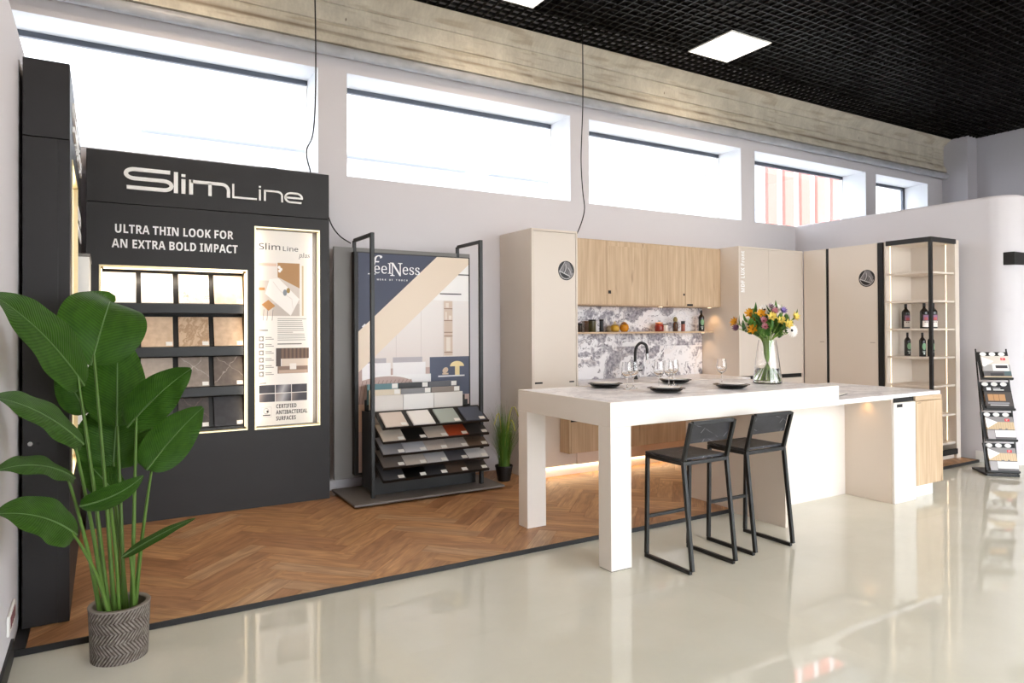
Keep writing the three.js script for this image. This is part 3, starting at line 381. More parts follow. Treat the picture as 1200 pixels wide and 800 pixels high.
{
  const t = thing('board_stand', 'black metal stand with a bedroom poster and sloping trays for boards', 'display stand');
  const bX0 = 1.774, bX1 = 3.20, bZ0 = -6.2, bZ1 = -5.525, b = m.metalBlack;
  mesh('base', bx(bX0, bX1, 0.046, 0.064, bZ0, bZ1, 0.002), std(0x6f6966, 0.5), t); for (const [x, z] of [[1.95, -5.62], [3.06, -5.62], [1.95, -6.1], [3.06, -6.1]]) mesh('foot', bx(x - 0.05, x + 0.05, PLAT, 0.046, z - 0.03, z + 0.03), b, t);
  for (const x of [1.985, 3.044]) { mesh('post', bar(V(x, 0.064, -5.69), V(x, 2.35, -5.69), 0.034), b, t); mesh('top_arm', bar(V(x, 2.335, -5.707), V(x, 2.335, -6.165), 0.03), b, t); mesh('top_bracket', bar(V(x, 2.335, -6.18), V(x, 2.2, -6.18), 0.03), b, t); }
  mesh('back_board', bx(1.79, 3.178, 0.15, 2.27, -6.192, -6.168, 0.002), m.greyBoard, t); mesh('poster_frame', bx(1.955, 3.135, 0.19, 2.225, -6.166, -6.085, 0.002), m.black, t);
  mesh('poster', posterPlane(1.99, 3.118, 0.21, 2.215, -6.083), std(0xffffff, 0.5, { map: feelTex }), t);
  mesh('lower_panel', bx(2.0, 3.03, 0.064, 0.62, -5.80, -5.78), b, t); mesh('side_cheek', bx(2.0, 2.012, 0.1, 0.78, -6.02, -5.80), b, t); mesh('side_cheek', bx(3.018, 3.03, 0.1, 0.78, -6.02, -5.80), b, t);
  const rowsY = [0.668, 0.548, 0.438, 0.327, 0.217], tilt = 0.5, trays = [];
  rowsY.forEach((y, i) => { const g = bx(2.035, 3.065, -0.012, 0, 0, 0.255); g.rotateX(tilt); const ty = mesh('tray', tr(g, 0, y, -5.575, 0.255, tilt), b, t); const lip = bx(2.035, 3.065, -0.012, 0.01, 0.255, 0.259); lip.rotateX(tilt); mesh('tray_lip', tr(lip, 0, y, -5.575, 0.255, tilt), b, ty); });
  for (let i = 0; i < 3; i++) mesh('slot_divider', bx(2.012, 3.018, 0.5, 0.8 + 0.04 * i, -5.862 - i * 0.06, -5.858 - i * 0.06), b, t);
  mesh('slot_floor', bx(2.012, 3.018, 0.62, 0.63, -6.02, -5.80), b, t);
  function tr(g, x, y, zf, len, a) { g.translate(x, y + Math.sin(a) * len, zf - Math.cos(a) * len); return g; }
  // sample boards: four on the top tray, five on each lower tray
  const col = [['#ded0c6', '#f2f0ef', '#a9b3ad', '#4a5162'], ['#cbbfb2', '#0f0f10', '#cabeb2', '#a8431f', '#3b3a3b'], ['#8f8f94', '#c6c6cb', '#cdc1b8', '#bdb3ae', '#6b5849'], ['#6b635e', '#cbc1b9', '#c9c8cb', '#56555b', '#dcdbdd'], ['#424245', '#060607', '#333337', '#5a4b42', '#46403d']];
  const word = [['pale blush', 'white', 'sage green', 'slate blue'], ['warm ivory', 'black', 'light beige', 'rust red', 'charcoal'], ['mid grey', 'light silver', 'soft beige', 'pale taupe', 'brown'], ['taupe grey', 'ivory', 'light grey', 'dark grey', 'pale grey'], ['graphite', 'deep black', 'anthracite', 'dark brown', 'umber']], rw = ['top', 'second', 'third', 'fourth', 'lowest'];
  rowsY.forEach((y, r) => {
    const n = col[r].length, x0 = 2.04, pitch = 1.02 / n, ww = r ? pitch - 0.002 : 0.205;
    col[r].forEach((c, k) => {
      const cx = x0 + pitch * (k + 0.5), o = thing('sample_board', `${word[r][k]} sample board on the ${rw[r]} sloping tray of the stand`, 'sample board', 'sample boards on the sloping trays', V(cx, y, -5.575)); o.rotation.x = tilt; o.position.y += 0.0005;
      const bd = mesh('board', bx(-ww / 2, ww / 2, 0.0008, r ? 0.012 : 0.016, r ? -0.245 : -0.21, -0.004, 0.001), std(c, 0.4), o); mesh('label', bx(ww / 2 - 0.062, ww / 2 - 0.008, r ? 0.0122 : 0.0162, r ? 0.013 : 0.017, -0.05, -0.01), m.paper, bd);
    });
  });
  const up = [[0.925, -5.835, ['#e4ded9', '#f1f0ef', '#e5e1dd'], ['oyster', 'bright white', 'chalk']], [0.972, -5.89, ['#dccfba', '#8c8c90', '#8d8078'], ['cream', 'middle grey', 'taupe']], [1.02, -5.95, ['#5e838a', '#1d1d20', '#5c5c62'], ['teal', 'jet black', 'iron grey']]];
  up.forEach(([top, z, cs, ws], r) => cs.forEach((c, k) => { const cx = 2.175 + 0.3 * k, o = thing('sample_board', `${ws[k]} board standing upright in the ${['front', 'middle', 'rear'][r]} slot of the stand`, 'sample board', 'upright boards in the stand', V(cx, 0.631, z)); const bd = mesh('board', bx(-0.148, 0.148, 0, top - 0.631, -0.016, 0, 0.001), std(c, 0.4), o); if (r) mesh('label', bx(0.085, 0.14, top - 0.631 - 0.045, top - 0.631 - 0.003, 0.0003, 0.0012), m.paper, bd); }));
}

// ---- kitchen: cabinets
const KZ = -5.684, KH = 2.507;
function emblem() {
  return canvasTex(256, 256, (g, w, h) => { g.fillStyle = '#0e0c0d'; g.beginPath(); g.arc(128, 128, 126, 0, 7); g.fill(); g.lineWidth = 13; g.strokeStyle = '#a9a5a5'; g.beginPath(); g.arc(128, 128, 108, 0.25, Math.PI - 0.05); g.stroke(); g.fillStyle = '#777375'; g.beginPath(); g.moveTo(20, 138); g.lineTo(110, 8); g.lineTo(178, 20); g.lineTo(232, 120); g.lineTo(222, 168); g.lineTo(184, 206); g.fill(); g.strokeStyle = '#c6c3c3'; g.lineWidth = 12; g.beginPath(); g.moveTo(18, 136); g.lineTo(190, 204); g.stroke(); g.lineWidth = 7; g.beginPath(); g.moveTo(22, 132); g.lineTo(108, 12); g.moveTo(96, 160); g.quadraticCurveTo(140, 100, 118, 40); g.moveTo(156, 90); g.quadraticCurveTo(196, 120, 206, 180); g.stroke(); g.strokeStyle = '#2b282a'; g.lineWidth = 9; g.beginPath(); g.moveTo(84, 150); g.quadraticCurveTo(110, 110, 104, 70); g.moveTo(112, 164); g.quadraticCurveTo(140, 130, 150, 96); g.moveTo(140, 176); g.lineTo(170, 120); g.stroke(); });
}
const emblemTex = emblem(), emblemMat = std(0xffffff, 0.4, { map: emblemTex });
function emblemDisc(r) { const s = new THREE.Shape(); s.absarc(0, 0, r, 0, 2 * Math.PI, false); const g = new THREE.ExtrudeGeometry(s, { depth: 0.002, bevelEnabled: false, curveSegments: 40 }); g.translate(0, 0, -0.001); const p = g.attributes.position, uv = g.attributes.uv; for (let i = 0; i < p.count; i++) uv.setXY(i, p.getX(i) / (2 * r) + 0.5, p.getY(i) / (2 * r) + 0.5); return g; }
{ // tall cabinet on the left
  const t = thing('tall_cabinet', 'tall beige cabinet with round black emblem left of the sink', 'cabinet'), x0 = 3.609, x1 = 4.168, z0 = WZ + 0.003;
  mesh('side_panel', bx(x0, x0 + 0.02, PLAT, KH, z0, KZ, 0.002), m.cashmere, t); mesh('side_panel', bx(x1 - 0.02, x1, 0.13, KH, z0, KZ, 0.002), m.cashmere, t); mesh('top_panel', bx(x0 + 0.02, x1 - 0.02, KH - 0.022, KH, z0, KZ, 0.002), m.cashmere, t); mesh('back_panel', bx(x0 + 0.02, x1 - 0.02, 0.13, KH - 0.022, z0, KZ - 0.03), m.interior, t);
  const dr = mesh('door', bx(x0 + 0.023, x1 - 0.023, 0.135, KH - 0.025, KZ - 0.024, KZ - 0.004, 0.002), m.cashmere, t);
  const e = mesh('emblem', emblemDisc(0.098), emblemMat, dr); e.position.set(4.027, 2.102, KZ - 0.0028); e.userData.label = 'round black emblem';
  mesh('sticker', bx(3.645, 3.735, 0.968, 0.985, KZ - 0.0038, KZ - 0.003), m.ink, dr); mesh('sticker', bx(4.06, 4.12, 0.968, 0.982, KZ - 0.0038, KZ - 0.003), m.ink, dr);
}
{ // worktop run with oak fronts, sink worktop, splashback
  const t = thing('base_cabinet', 'wall hung oak drawer cabinet under the sink worktop', 'cabinet'), x0 = 3.937, x1 = 6.56, zf = -5.522;
  mesh('body', bx(4.17, x1, 0.29, 0.897, WZ + 0.003, zf - 0.024), m.interior, t); mesh('side_panel', uvm(bx(x0, x0 + 0.02, 0.278, 0.897, KZ + 0.001, zf, 0.002)), m.oak, t); mesh('end_filler', bx(x0 + 0.02, 4.169, 0.29, 0.897, KZ + 0.001, zf - 0.03), m.black, t);
  const cuts = [3.96, 4.848, 5.70, 6.56]; for (let i = 0; i < 3; i++) { const d = mesh('drawer_front', uvm(bx(cuts[i], cuts[i + 1] - 0.004, 0.278, 0.585, zf - 0.022, zf, 0.002), false, i * 0.37, i * 0.6), m.oak, t); void d; mesh('drawer_front', uvm(bx(cuts[i], cuts[i + 1] - 0.004, 0.622, 0.86, zf - 0.022, zf, 0.002), false, i * 0.57, i * 0.3), m.oak, t); }
  mesh('handle_groove', bx(3.96, x1, 0.586, 0.621, zf - 0.026, zf - 0.024 + 0.004), m.ink, t);
  const p = thing('plinth', 'pale plinth with a warm light strip under the oak drawers', 'plinth'); mesh('recess_panel', bx(4.17, x1, 0.126, 0.276, KZ - 0.03, KZ - 0.012), m.cashmere, p); mesh('plinth_board', bx(3.632, x1, PLAT, 0.125, KZ - 0.05, KZ - 0.03, 0.002), m.white, p);
  mesh('light_strip', bx(3.632, x1, 0.119, 0.126, KZ - 0.0295, KZ - 0.014), m.bulbWarm, p); areaLight('plinth_glow', 0xffdcab, 24, 2.9, 0.014, V(5.09, 0.117, KZ - 0.021), V(5.09, 0, KZ + 0.03), p);
  const w = thing('worktop', 'white marbled worktop with black sink tap', 'worktop'); mesh('slab', uvm(bx(4.172, 6.56, 0.9, 0.932, WZ + 0.003, zf + 0.004, 0.003)), m.top, w);
  const s = thing('splashback', 'grey and white veined marble splashback', 'splashback'); mesh('panel', uvm(bx(4.172, 6.558, 0.933, 1.766, WZ + 0.003, WZ + 0.035)), m.marble, s);
  const f = thing('tap', 'matt black arched kitchen tap with chrome nozzle', 'tap', null, V(5.222, 0.932, -6.02)); mesh('base', lathe([[0, 0], [0.03, 0], [0.03, 0.008], [0.024, 0.012], [0.024, 0.17], [0.018, 0.175], [0, 0.175]], 24), m.black, f);
  const sp_ = mesh('spout', tube([V(0, 0.17, 0), V(0, 0.3, 0), V(0.012, 0.37, 0.01), V(0.06, 0.415, 0.03), V(0.115, 0.39, 0.05), V(0.13, 0.33, 0.055), V(0.13, 0.29, 0.055)], 0.0165, 40, 12), m.black, f); const nz = new THREE.CylinderGeometry(0.019, 0.017, 0.075, 18); nz.translate(0.13, 0.255, 0.055); mesh('nozzle', nz, m.chrome, sp_); const lv_ = mesh('lever', bar(V(0.015, 0.1, 0), V(0.085, 0.1, 0.02), 0.016), m.black, f); mesh('lever_handle', bar(V(0.085, 0.092, 0.02), V(0.092, 0.16, 0.02), 0.012), m.chrome, lv_);
}
const UZ = -5.964, UX = [4.172, 4.772, 5.356, 5.961, 6.56];
for (let i = 0; i < 4; i++) {
  const t = thing('wall_cabinet', ['oak wall cabinet next to the tall emblem cabinet', 'oak wall cabinet second from the tall emblem cabinet', 'oak wall cabinet third from the tall emblem cabinet', 'oak wall cabinet next to the white lettered tall cabinet'][i], 'cabinet', 'oak wall cabinets over the sink');
  mesh('body', uvm(bx(UX[i] + 0.0005, UX[i + 1] - 0.0005, 1.769, 2.488, WZ + 0.003, UZ - 0.022)), m.oak, t); const dr = mesh('door', uvm(bx(UX[i] + 0.0015, UX[i + 1] - 0.0015, 1.78, 2.478, UZ - 0.02, UZ, 0.0015), false, i * 0.43, i * 0.77), m.oak, t);
  mesh('top_board', uvm(bx(UX[i] + 0.0005, UX[i + 1] - 0.0005, 2.479, 2.489, UZ - 0.021, UZ, 0.001)), m.oak, t);
  if (i === 1) mesh('sticker', bx(4.79, 4.83, 1.9, 1.935, UZ, UZ + 0.0012), m.ink, dr); if (i === 2) mesh('sticker', bx(5.925, 5.95, 1.9, 1.925, UZ, UZ + 0.0012), m.ink, dr); if (i === 3) mesh('badge', bx(5.985, 6.08, 1.778, 1.802, UZ + 0.0002, UZ + 0.002), m.ink, dr);
  if (i > 1) { const x = i === 3 ? 6.47 : 5.66; const pk = new THREE.CylinderGeometry(0.022, 0.022, 0.006, 18); pk.translate(x, 1.7655, -6.07); mesh('spot_light', pk, m.bulbWarm, t); const l = new THREE.SpotLight(0xffd09a, 0.22, 3, 0.9, 0.6, 2); l.name = 'spot_glow'; l.castShadow = true; l.position.set(x, 1.755, -6.07); l.target.position.set(x + (i === 3 ? 0.05 : 0), 0.9, -6.07); t.add(l, l.target); }
}
{
  const t = thing('oak_shelf', 'long thin oak shelf across the marble splashback', 'shelf'); mesh('board', uvm(bx(4.172, 6.555, 1.455, 1.475, WZ + 0.037, -6.08, 0.002), true), m.oak, t);
  const pk = new THREE.CylinderGeometry(0.018, 0.018, 0.005, 18); pk.translate(6.45, 1.4524, -6.16); mesh('spot_light', pk, m.bulbWarm, t); const l = new THREE.SpotLight(0xffd09a, 0.15, 3, 0.9, 0.6, 2); l.name = 'spot_glow'; l.castShadow = true; l.position.set(6.45, 1.446, -6.16); l.target.position.set(6.5, 0.9, -6.16); t.add(l, l.target);
}
{ // tall double cabinet right of the sink
  const t = thing('tall_cabinet', 'tall white double door cabinet with white vertical lettering', 'cabinet'), x0 = 6.562, x1 = 7.765, z0 = WZ + 0.003, d = KZ;
  mesh('side_panel', bx(x0, x0 + 0.02, PLAT, 2.5, z0, d, 0.002), m.cashmere, t); mesh('side_panel', bx(x1 - 0.02, x1, PLAT, 2.5, z0, d, 0.002), m.cashmere, t); mesh('top_panel', bx(x0 + 0.02, x1 - 0.02, 2.48, 2.5, z0, d, 0.002), m.cashmere, t); mesh('back_panel', bx(x0 + 0.02, x1 - 0.02, PLAT, 2.48, z0, d - 0.03), m.interior, t);
  const dr = mesh('door', bx(x0 + 0.022, 7.102, 0.93, 2.478, d - 0.024, d - 0.003, 0.002), m.door, t); mesh('door', bx(7.105, x1 - 0.022, 0.93, 2.478, d - 0.024, d - 0.003, 0.002), m.door, t);
  mesh('handle_groove', bx(x0 + 0.02, x1 - 0.02, 0.88, 0.929, d - 0.03, d - 0.02), m.ink, t); for (const [a, b] of [[x0 + 0.022, 7.102], [7.105, x1 - 0.022]]) mesh('drawer_front', bx(a, b, 0.5, 0.878, d - 0.024, d - 0.003, 0.002), m.door, t);
  for (const [a, b] of [[x0 + 0.022, 7.102], [7.105, x1 - 0.022]]) mesh('drawer_front', bx(a, b, 0.15, 0.497, d - 0.024, d - 0.003, 0.002), m.door, t);
  const l = textGeo('MDF LUX Front', 0.062, 0.5, 0.002); l.rotateZ(Math.PI / 2); l.translate(6.665, 1.945, d - 0.0028); mesh('door_lettering', l, m.letter, dr);
}
{ // tall doors along the partition
  const t = thing('tall_cabinet', 'tall beige cabinet with round emblem and wide black edge strip', 'cabinet'), X = 7.77, b = 8.455;
  mesh('body', bx(X + 0.022, b, PLAT, 2.5, -5.68, -4.625), m.interior, t); const d1 = mesh('door', bx(X, X + 0.02, 0.1, 2.497, -5.676, -5.362, 0.002), m.cashmere, t); mesh('gap_strip', bx(X + 0.006, X + 0.021, 0.1, 2.497, -5.358, -5.325), m.ink, t); const d2 = mesh('door', bx(X, X + 0.02, 0.1, 2.497, -5.321, -4.695, 0.002), m.cashmere, t); mesh('edge_strip', bx(X - 0.004, X + 0.021, 0.1, 2.499, -4.69, -4.63, 0.002), m.ink, t);
  const e = mesh('emblem', emblemDisc(0.1), emblemMat, d2); e.position.set(X - 0.0012, 2.094, -4.824); e.rotation.y = -Math.PI / 2; e.userData.label = 'round black emblem'; for (const z of [-5.42, -4.76]) mesh('sticker', bx(X - 0.0012, X - 0.0002, 1.33, 1.338, z - 0.03, z + 0.03), std(0xa99a8c, 0.5), z < -5 ? d1 : d2);
}
{ // open corner shelf unit
  const t = thing('shelf_unit', 'open beige corner shelf unit with black frame and light lines', 'shelf unit'), x0 = 7.78, x1 = 8.29, z0 = -4.615, z1 = -4.1;
  mesh('left_panel', bx(x0, x1 + 0.08, PLAT, 2.5, z0, z0 + 0.02), m.cashmere, t); mesh('end_panel', bx(x1, x1 + 0.085, PLAT, 2.5, z0 + 0.02, z1 + 0.0, 0.002), m.cashmere, t); mesh('top_panel', bx(x0 + 0.002, x1, 2.455, 2.475, z0 + 0.02, z1 - 0.01), m.cashmere, t);
  mesh('frame_rail', bx(x0 - 0.01, x0 + 0.012, 2.452, 2.505, z0 + 0.02, z1 + 0.012), m.black, t); mesh('frame_rail', bx(x0 + 0.012, x1, 2.452, 2.505, z1 - 0.01, z1 + 0.012), m.black, t); mesh('corner_post', bx(x0 - 0.01, x0 + 0.024, 0.14, 2.452, z1 - 0.02, z1 + 0.012), m.black, t); mesh('frame_rail', bx(x0 - 0.01, x0 + 0.012, 0.082, 0.14, z0 + 0.02, z1 + 0.012), m.black, t); mesh('frame_rail', bx(x0 + 0.012, x1, 0.082, 0.14, z1 - 0.01, z1 + 0.012), m.black, t);
  const ys = [2.12, 1.801, 1.487, 1.17, 0.853, 0.526, 0.206]; for (const y of ys) mesh('shelf', bx(x0 + 0.002, x1, y - 0.012, y + 0.01, z0 + 0.02, z1 - 0.012, 0.002), m.cashmere, t); mesh('plinth', bx(x0 + 0.03, x1, PLAT, 0.08, z0 + 0.02, z1 - 0.03), m.cashmere, t);
  for (const [x, z, tx, tz] of [[7.86, z0 + 0.0225, 7.9, -4.3], [x1 - 0.0025, -4.2, 8.0, -4.3]]) for (let i = 0; i < 8; i++) { const a = i ? ys[i - 1] - 0.013 : 2.454, b = i < 7 ? ys[i] + 0.011 : 0.1; if (i === 7) continue; const hz = z < -4.5; mesh('light_line', hz ? bx(x - 0.003, x + 0.003, b, a, z - 0.002, z + 0.001) : bx(x - 0.001, x + 0.002, b, a, z - 0.003, z + 0.003), m.bulbWarm, t); areaLight('line_glow', 0xffe2b8, 0.9, 0.006, a - b - 0.01, hz ? V(x, (a + b) / 2, z + 0.004) : V(x - 0.004, (a + b) / 2, z), hz ? V(x, (a + b) / 2, 0) : V(0, (a + b) / 2, z), t); }
}
// bottles on the corner shelf
const bottleGlass = std(0x14100f, 0.12), foil = std(0x17171a, 0.4);
function bottleTex(kind) { return canvasTex(128, 128, (g) => { if (kind === 'wine') { g.fillStyle = '#3a2a30'; g.fillRect(0, 0, 128, 128); g.fillStyle = '#8d6a86'; g.fillRect(14, 8, 100, 52); g.fillStyle = '#b4585a'; g.fillRect(30, 30, 60, 30); g.fillStyle = '#e8e2dc'; g.fillRect(0, 66, 128, 62); g.fillStyle = '#5d5653'; g.fillRect(30, 74, 20, 8); g.fillRect(60, 74, 24, 8); } else { g.fillStyle = '#141a15'; g.fillRect(0, 0, 128, 128); g.fillStyle = '#7fa884'; g.beginPath(); g.ellipse(66, 36, 44, 38, 0, 0, 7); g.fill(); g.fillStyle = '#cfd6cf'; g.fillRect(30, 88, 60, 8); g.fillRect(46, 102, 30, 18); } }); }
const wineLabel = std(0xffffff, 0.6, { map: bottleTex('wine') }), oilLabel = std(0xffffff, 0.6, { map: bottleTex('oil') });
function bottle(name, label, group, at, r, h, kind) {
  const t = thing(name, label, 'bottle', group, at); const bd = mesh('body', lathe([[0, 0], [r * 0.96, 0], [r, 0.005], [r, h * 0.64], [r * 0.94, h * 0.69], [r * 0.6, h * 0.76], [r * 0.36, h * 0.8], [r * 0.34, h * 0.87], [0, h * 0.87]], 24), bottleGlass, t); mesh('neck_foil', lathe([[0, h * 0.86], [r * 0.37, h * 0.86], [r * 0.36, h * 0.985], [r * 0.3, h], [0, h]], 18), foil, t);
  const g = new THREE.CylinderGeometry(r * 1.012, r * 1.012, h * 0.5, 20, 1, true, Math.PI * 1.35 + Math.PI / 2 - 1.0, 2.0); g.translate(0, h * 0.31, 0); mesh('label', g, kind === 'wine' ? wineLabel : oilLabel, bd); return t;
}
for (const [x, y, X, k] of [[1061.5, 384, 8.03, 0], [1083, 384.5, 7.95, 0], [1093.5, 384.5, 8.02, 0]]) { const p = PX(x, 372, X); bottle('wine_bottle', 'dark wine bottle with white lower label on the corner shelf', 'wine bottles on the corner shelf', V(p.x, 1.4975, p.z), 0.043, 0.285, 'wine'); void y; void k; }
for (const [x, X] of [[1063.5, 8.03], [1081, 7.95], [1091, 8.0]]) { const p = PX(x, 405, X); bottle('oil_bottle', 'slim black bottle with green label on the lower corner shelf', 'green label bottles on the corner shelf', V(p.x, 1.1805, p.z), 0.034, 0.27, 'oil'); }
// jars on the oak shelf
{
  const SY = 1.4755, Z = -6.15, jar = (name, label, px, prof, mat, lid, lidMat, z = Z) => { const p = PZ(px, 388, z), t = thing(name, label, 'jar', null, V(p.x, SY, z)); mesh('jar_body', lathe(prof, 24), mat, t); if (lid) mesh('lid', lathe(lid, 24), lidMat, t); return t; };
  const cyl = (r, h) => [[0, 0], [r, 0], [r, h], [r * 0.9, h + 0.004], [0, h + 0.004]], top = (r, a, b) => [[0, a], [r, a], [r, b], [0, b]];
  const brown = std(0x3a2a1f, 0.4), olive = std(0x4b4527, 0.35), gold = std(0xc99a2e, 0.3), honey = std(0xd98f1f, 0.25), red = std(0x7d2318, 0.3), cop = std(0xc98f6a, 0.3, { metalness: 0.6 });
  jar('spice_jar', 'small dark brown jar next to the tall emblem cabinet', 679.5, cyl(0.028, 0.07), brown, top(0.029, 0.074, 0.1), m.black); jar('storage_jar', 'brown cork topped jar on the oak shelf', 688, cyl(0.032, 0.1), std(0x5b4030, 0.5), top(0.03, 0.104, 0.125), std(0x7a5a42, 0.7), -6.2); jar('storage_jar', 'dark olive jar with black lid on the oak shelf', 694, cyl(0.042, 0.12), olive, top(0.043, 0.124, 0.14), m.ink);
  jar('pepper_mill', 'slim dark cylinder tin on the oak shelf', 705, cyl(0.024, 0.115), std(0x26292e, 0.35), top(0.025, 0.119, 0.142), m.ink); jar('glass_jar', 'squat glass jar with gold lid on the oak shelf', 715, cyl(0.04, 0.055), std(0xb9a687, 0.2), top(0.03, 0.059, 0.07), m.gold, -6.2); jar('gold_jar', 'round gold jar with knob on the oak shelf', 720.5, [[0, 0], [0.04, 0], [0.052, 0.02], [0.052, 0.055], [0.04, 0.075], [0, 0.078]], gold, [[0, 0.078], [0.035, 0.078], [0.02, 0.095], [0.012, 0.1], [0.016, 0.115], [0, 0.12]], m.gold);
  jar('honey_pot', 'round amber honey pot with lid on the oak shelf', 731.5, [[0, 0], [0.035, 0], [0.052, 0.03], [0.053, 0.06], [0.042, 0.085], [0, 0.088]], honey, [[0, 0.088], [0.038, 0.088], [0.03, 0.102], [0.012, 0.112], [0, 0.116]], std(0xb26d1c, 0.3));
  jar('red_jar', 'dark red jar with copper lid on the oak shelf', 772.5, [[0, 0], [0.05, 0], [0.054, 0.02], [0.054, 0.065], [0.044, 0.085], [0, 0.088]], red, top(0.045, 0.089, 0.108), cop); jar('cup', 'small white and black cup beside the red jar', 779.8, cyl(0.034, 0.075), std(0xd9d6d3, 0.3), top(0.035, 0.0792, 0.088), m.ink); jar('oil_cruet', 'brown glass cruet with straw coloured top on the oak shelf', 791.5, [[0, 0], [0.03, 0], [0.03, 0.09], [0.02, 0.115], [0, 0.117]], std(0x4a2d1c, 0.25), [[0, 0.117], [0.024, 0.117], [0.028, 0.15], [0.012, 0.175], [0, 0.176]], std(0x9a8a58, 0.5)); jar('spice_jar', 'slim red labelled jar with black cap on the oak shelf', 800.5, cyl(0.024, 0.085), std(0xb56a5a, 0.4), top(0.024, 0.0892, 0.125), m.ink);
  const p = PZ(822, 388, Z); bottle('oil_bottle', 'slim black bottle with green label at the end of the oak shelf', null, V(p.x, SY, Z), 0.036, 0.262, 'oil');
}

// ---- table and island
{
  const t = thing('dining_table', 'large white high table with marbled top and thick square legs', 'table'), x0 = 2.697, x1 = 5.0, z0 = -4.443, z1 = -3.344, y0 = 0.896, y1 = 1.05;
  const s = rectShape(x0, x1, -z1, -z0); s.holes.push(rectHole(x0 + 0.012, x1 - 0.012, -z1 + 0.012, -z0 - 0.012)); const g = extrude(s, y1 - y0, 0.0015); g.rotateX(-Math.PI / 2); g.translate(0, y0, 0);
  mesh('apron', g, m.table, t); mesh('table_top', uvm(bx(x0 + 0.0125, x1 - 0.0125, y0 + 0.05, y1 - 0.002, z0 + 0.0125, z1 - 0.0125)), m.top, t); mesh('under_panel', bx(x0 + 0.0125, x1 - 0.0125, y0 + 0.002, y0 + 0.03, z0 + 0.0125, z1 - 0.0125), m.table, t);
  mesh('leg', bx(x0, x0 + 0.165, 0.004, y0 - 0.002, z1 - 0.123, z1, 0.002), m.table, t); mesh('leg', bx(x0, x0 + 0.165, PLAT + 0.002, y0 - 0.002, z0, z0 + 0.123, 0.002), m.table, t); mesh('foot', bx(x0 + 0.005, x0 + 0.16, 0, 0.004, z1 - 0.118, z1 - 0.005), m.ink, t); mesh('foot', bx(x0 + 0.005, x0 + 0.16, PLAT, PLAT + 0.002, z0 + 0.005, z0 + 0.118), m.ink, t);
}
{
  const t = thing('kitchen_island', 'white kitchen island with marbled worktop and recessed front', 'kitchen island');
  mesh('support_panel', [bx(4.42, 4.448, 0.001, 0.894, PFZ + 0.001, -3.403), bx(4.42, 4.448, PLAT + 0.003, 0.894, -4.43, PFZ + 0.001)], m.panel, t);  // support and side panel: shade of left-facing sides painted in as darker tan
  mesh('front_panel', bx(4.449, 5.79, 0.001, 0.894, -3.84, -3.818), m.table, t); mesh('back_panel', bx(4.449, 6.53, PLAT + 0.003, 0.894, -4.43, -4.41), m.table, t); mesh('side_panel', [bx(5.79, 5.815, 0.001, 0.894, PFZ + 0.001, -3.386), bx(5.79, 5.815, PLAT + 0.003, 0.894, -4.409, PFZ + 0.001)], m.panel, t);
  mesh('worktop', uvm(bx(5.002, 6.525, 0.905, 0.937, -4.443, -3.362, 0.003)), m.top, t); mesh('cabinet_body', bx(5.816, 6.53, 0.117, 0.904, -4.409, -3.39), m.interior, t); const wp = mesh('white_panel', bx(5.792, 6.122, 0.001, 0.862, -3.385, -3.365, 0.002), m.lacquer, t); mesh('handle_groove', bx(5.816, 6.122, 0.864, 0.904, -3.389, -3.382), m.ink, t); mesh('plinth', bx(6.122, 6.49, 0, 0.116, -4.4, -3.42), m.white, t);
  mesh('sticker', bx(5.835, 5.92, 0.822, 0.85, -3.3648, -3.3638), m.ink, wp); mesh('top_strip', uvm(bx(6.124, 6.552, 0.862, 0.903, -3.389, -3.366, 0.002), true), m.oak, t); const od = mesh('oak_door', uvm(bx(6.124, 6.552, 0.117, 0.858, -3.388, -3.36, 0.002)), m.oak, t); mesh('door_tag', bx(6.145, 6.2, 0.84, 0.847, -3.36, -3.359), std(0x8d7a5c, 0.5), od);
  const pk = new THREE.CylinderGeometry(0.02, 0.02, 0.005, 18); pk.translate(5.74, 0.9022, -3.6); mesh('spot_light', pk, m.bulbWarm, t); const l = new THREE.SpotLight(0xffc680, 0.12, 2, 0.95, 0.6, 2); l.name = 'spot_glow'; l.castShadow = true; l.position.set(5.74, 0.896, -3.6); l.target.position.set(5.76, 0.2, -3.6); t.add(l, l.target);
  mesh('worktop_rail', bx(5.002, 5.79, 0.895, 0.9045, -3.5, -3.37), m.table, t);
  const b = thing('brochure', 'open white brochure with black edge on the island worktop', 'brochure', null, V(5.34, 0.9375, -3.66)); b.rotation.y = 0.35; mesh('cover', bx(-0.15, 0.15, 0, 0.004, -0.11, 0.11), m.ink, b); mesh('page', bx(-0.146, -0.002, 0.004, 0.008, -0.106, 0.106, 0.001), m.paper, b); mesh('page', bx(0.002, 0.146, 0.004, 0.008, -0.106, 0.106, 0.001), m.paper, b);
}
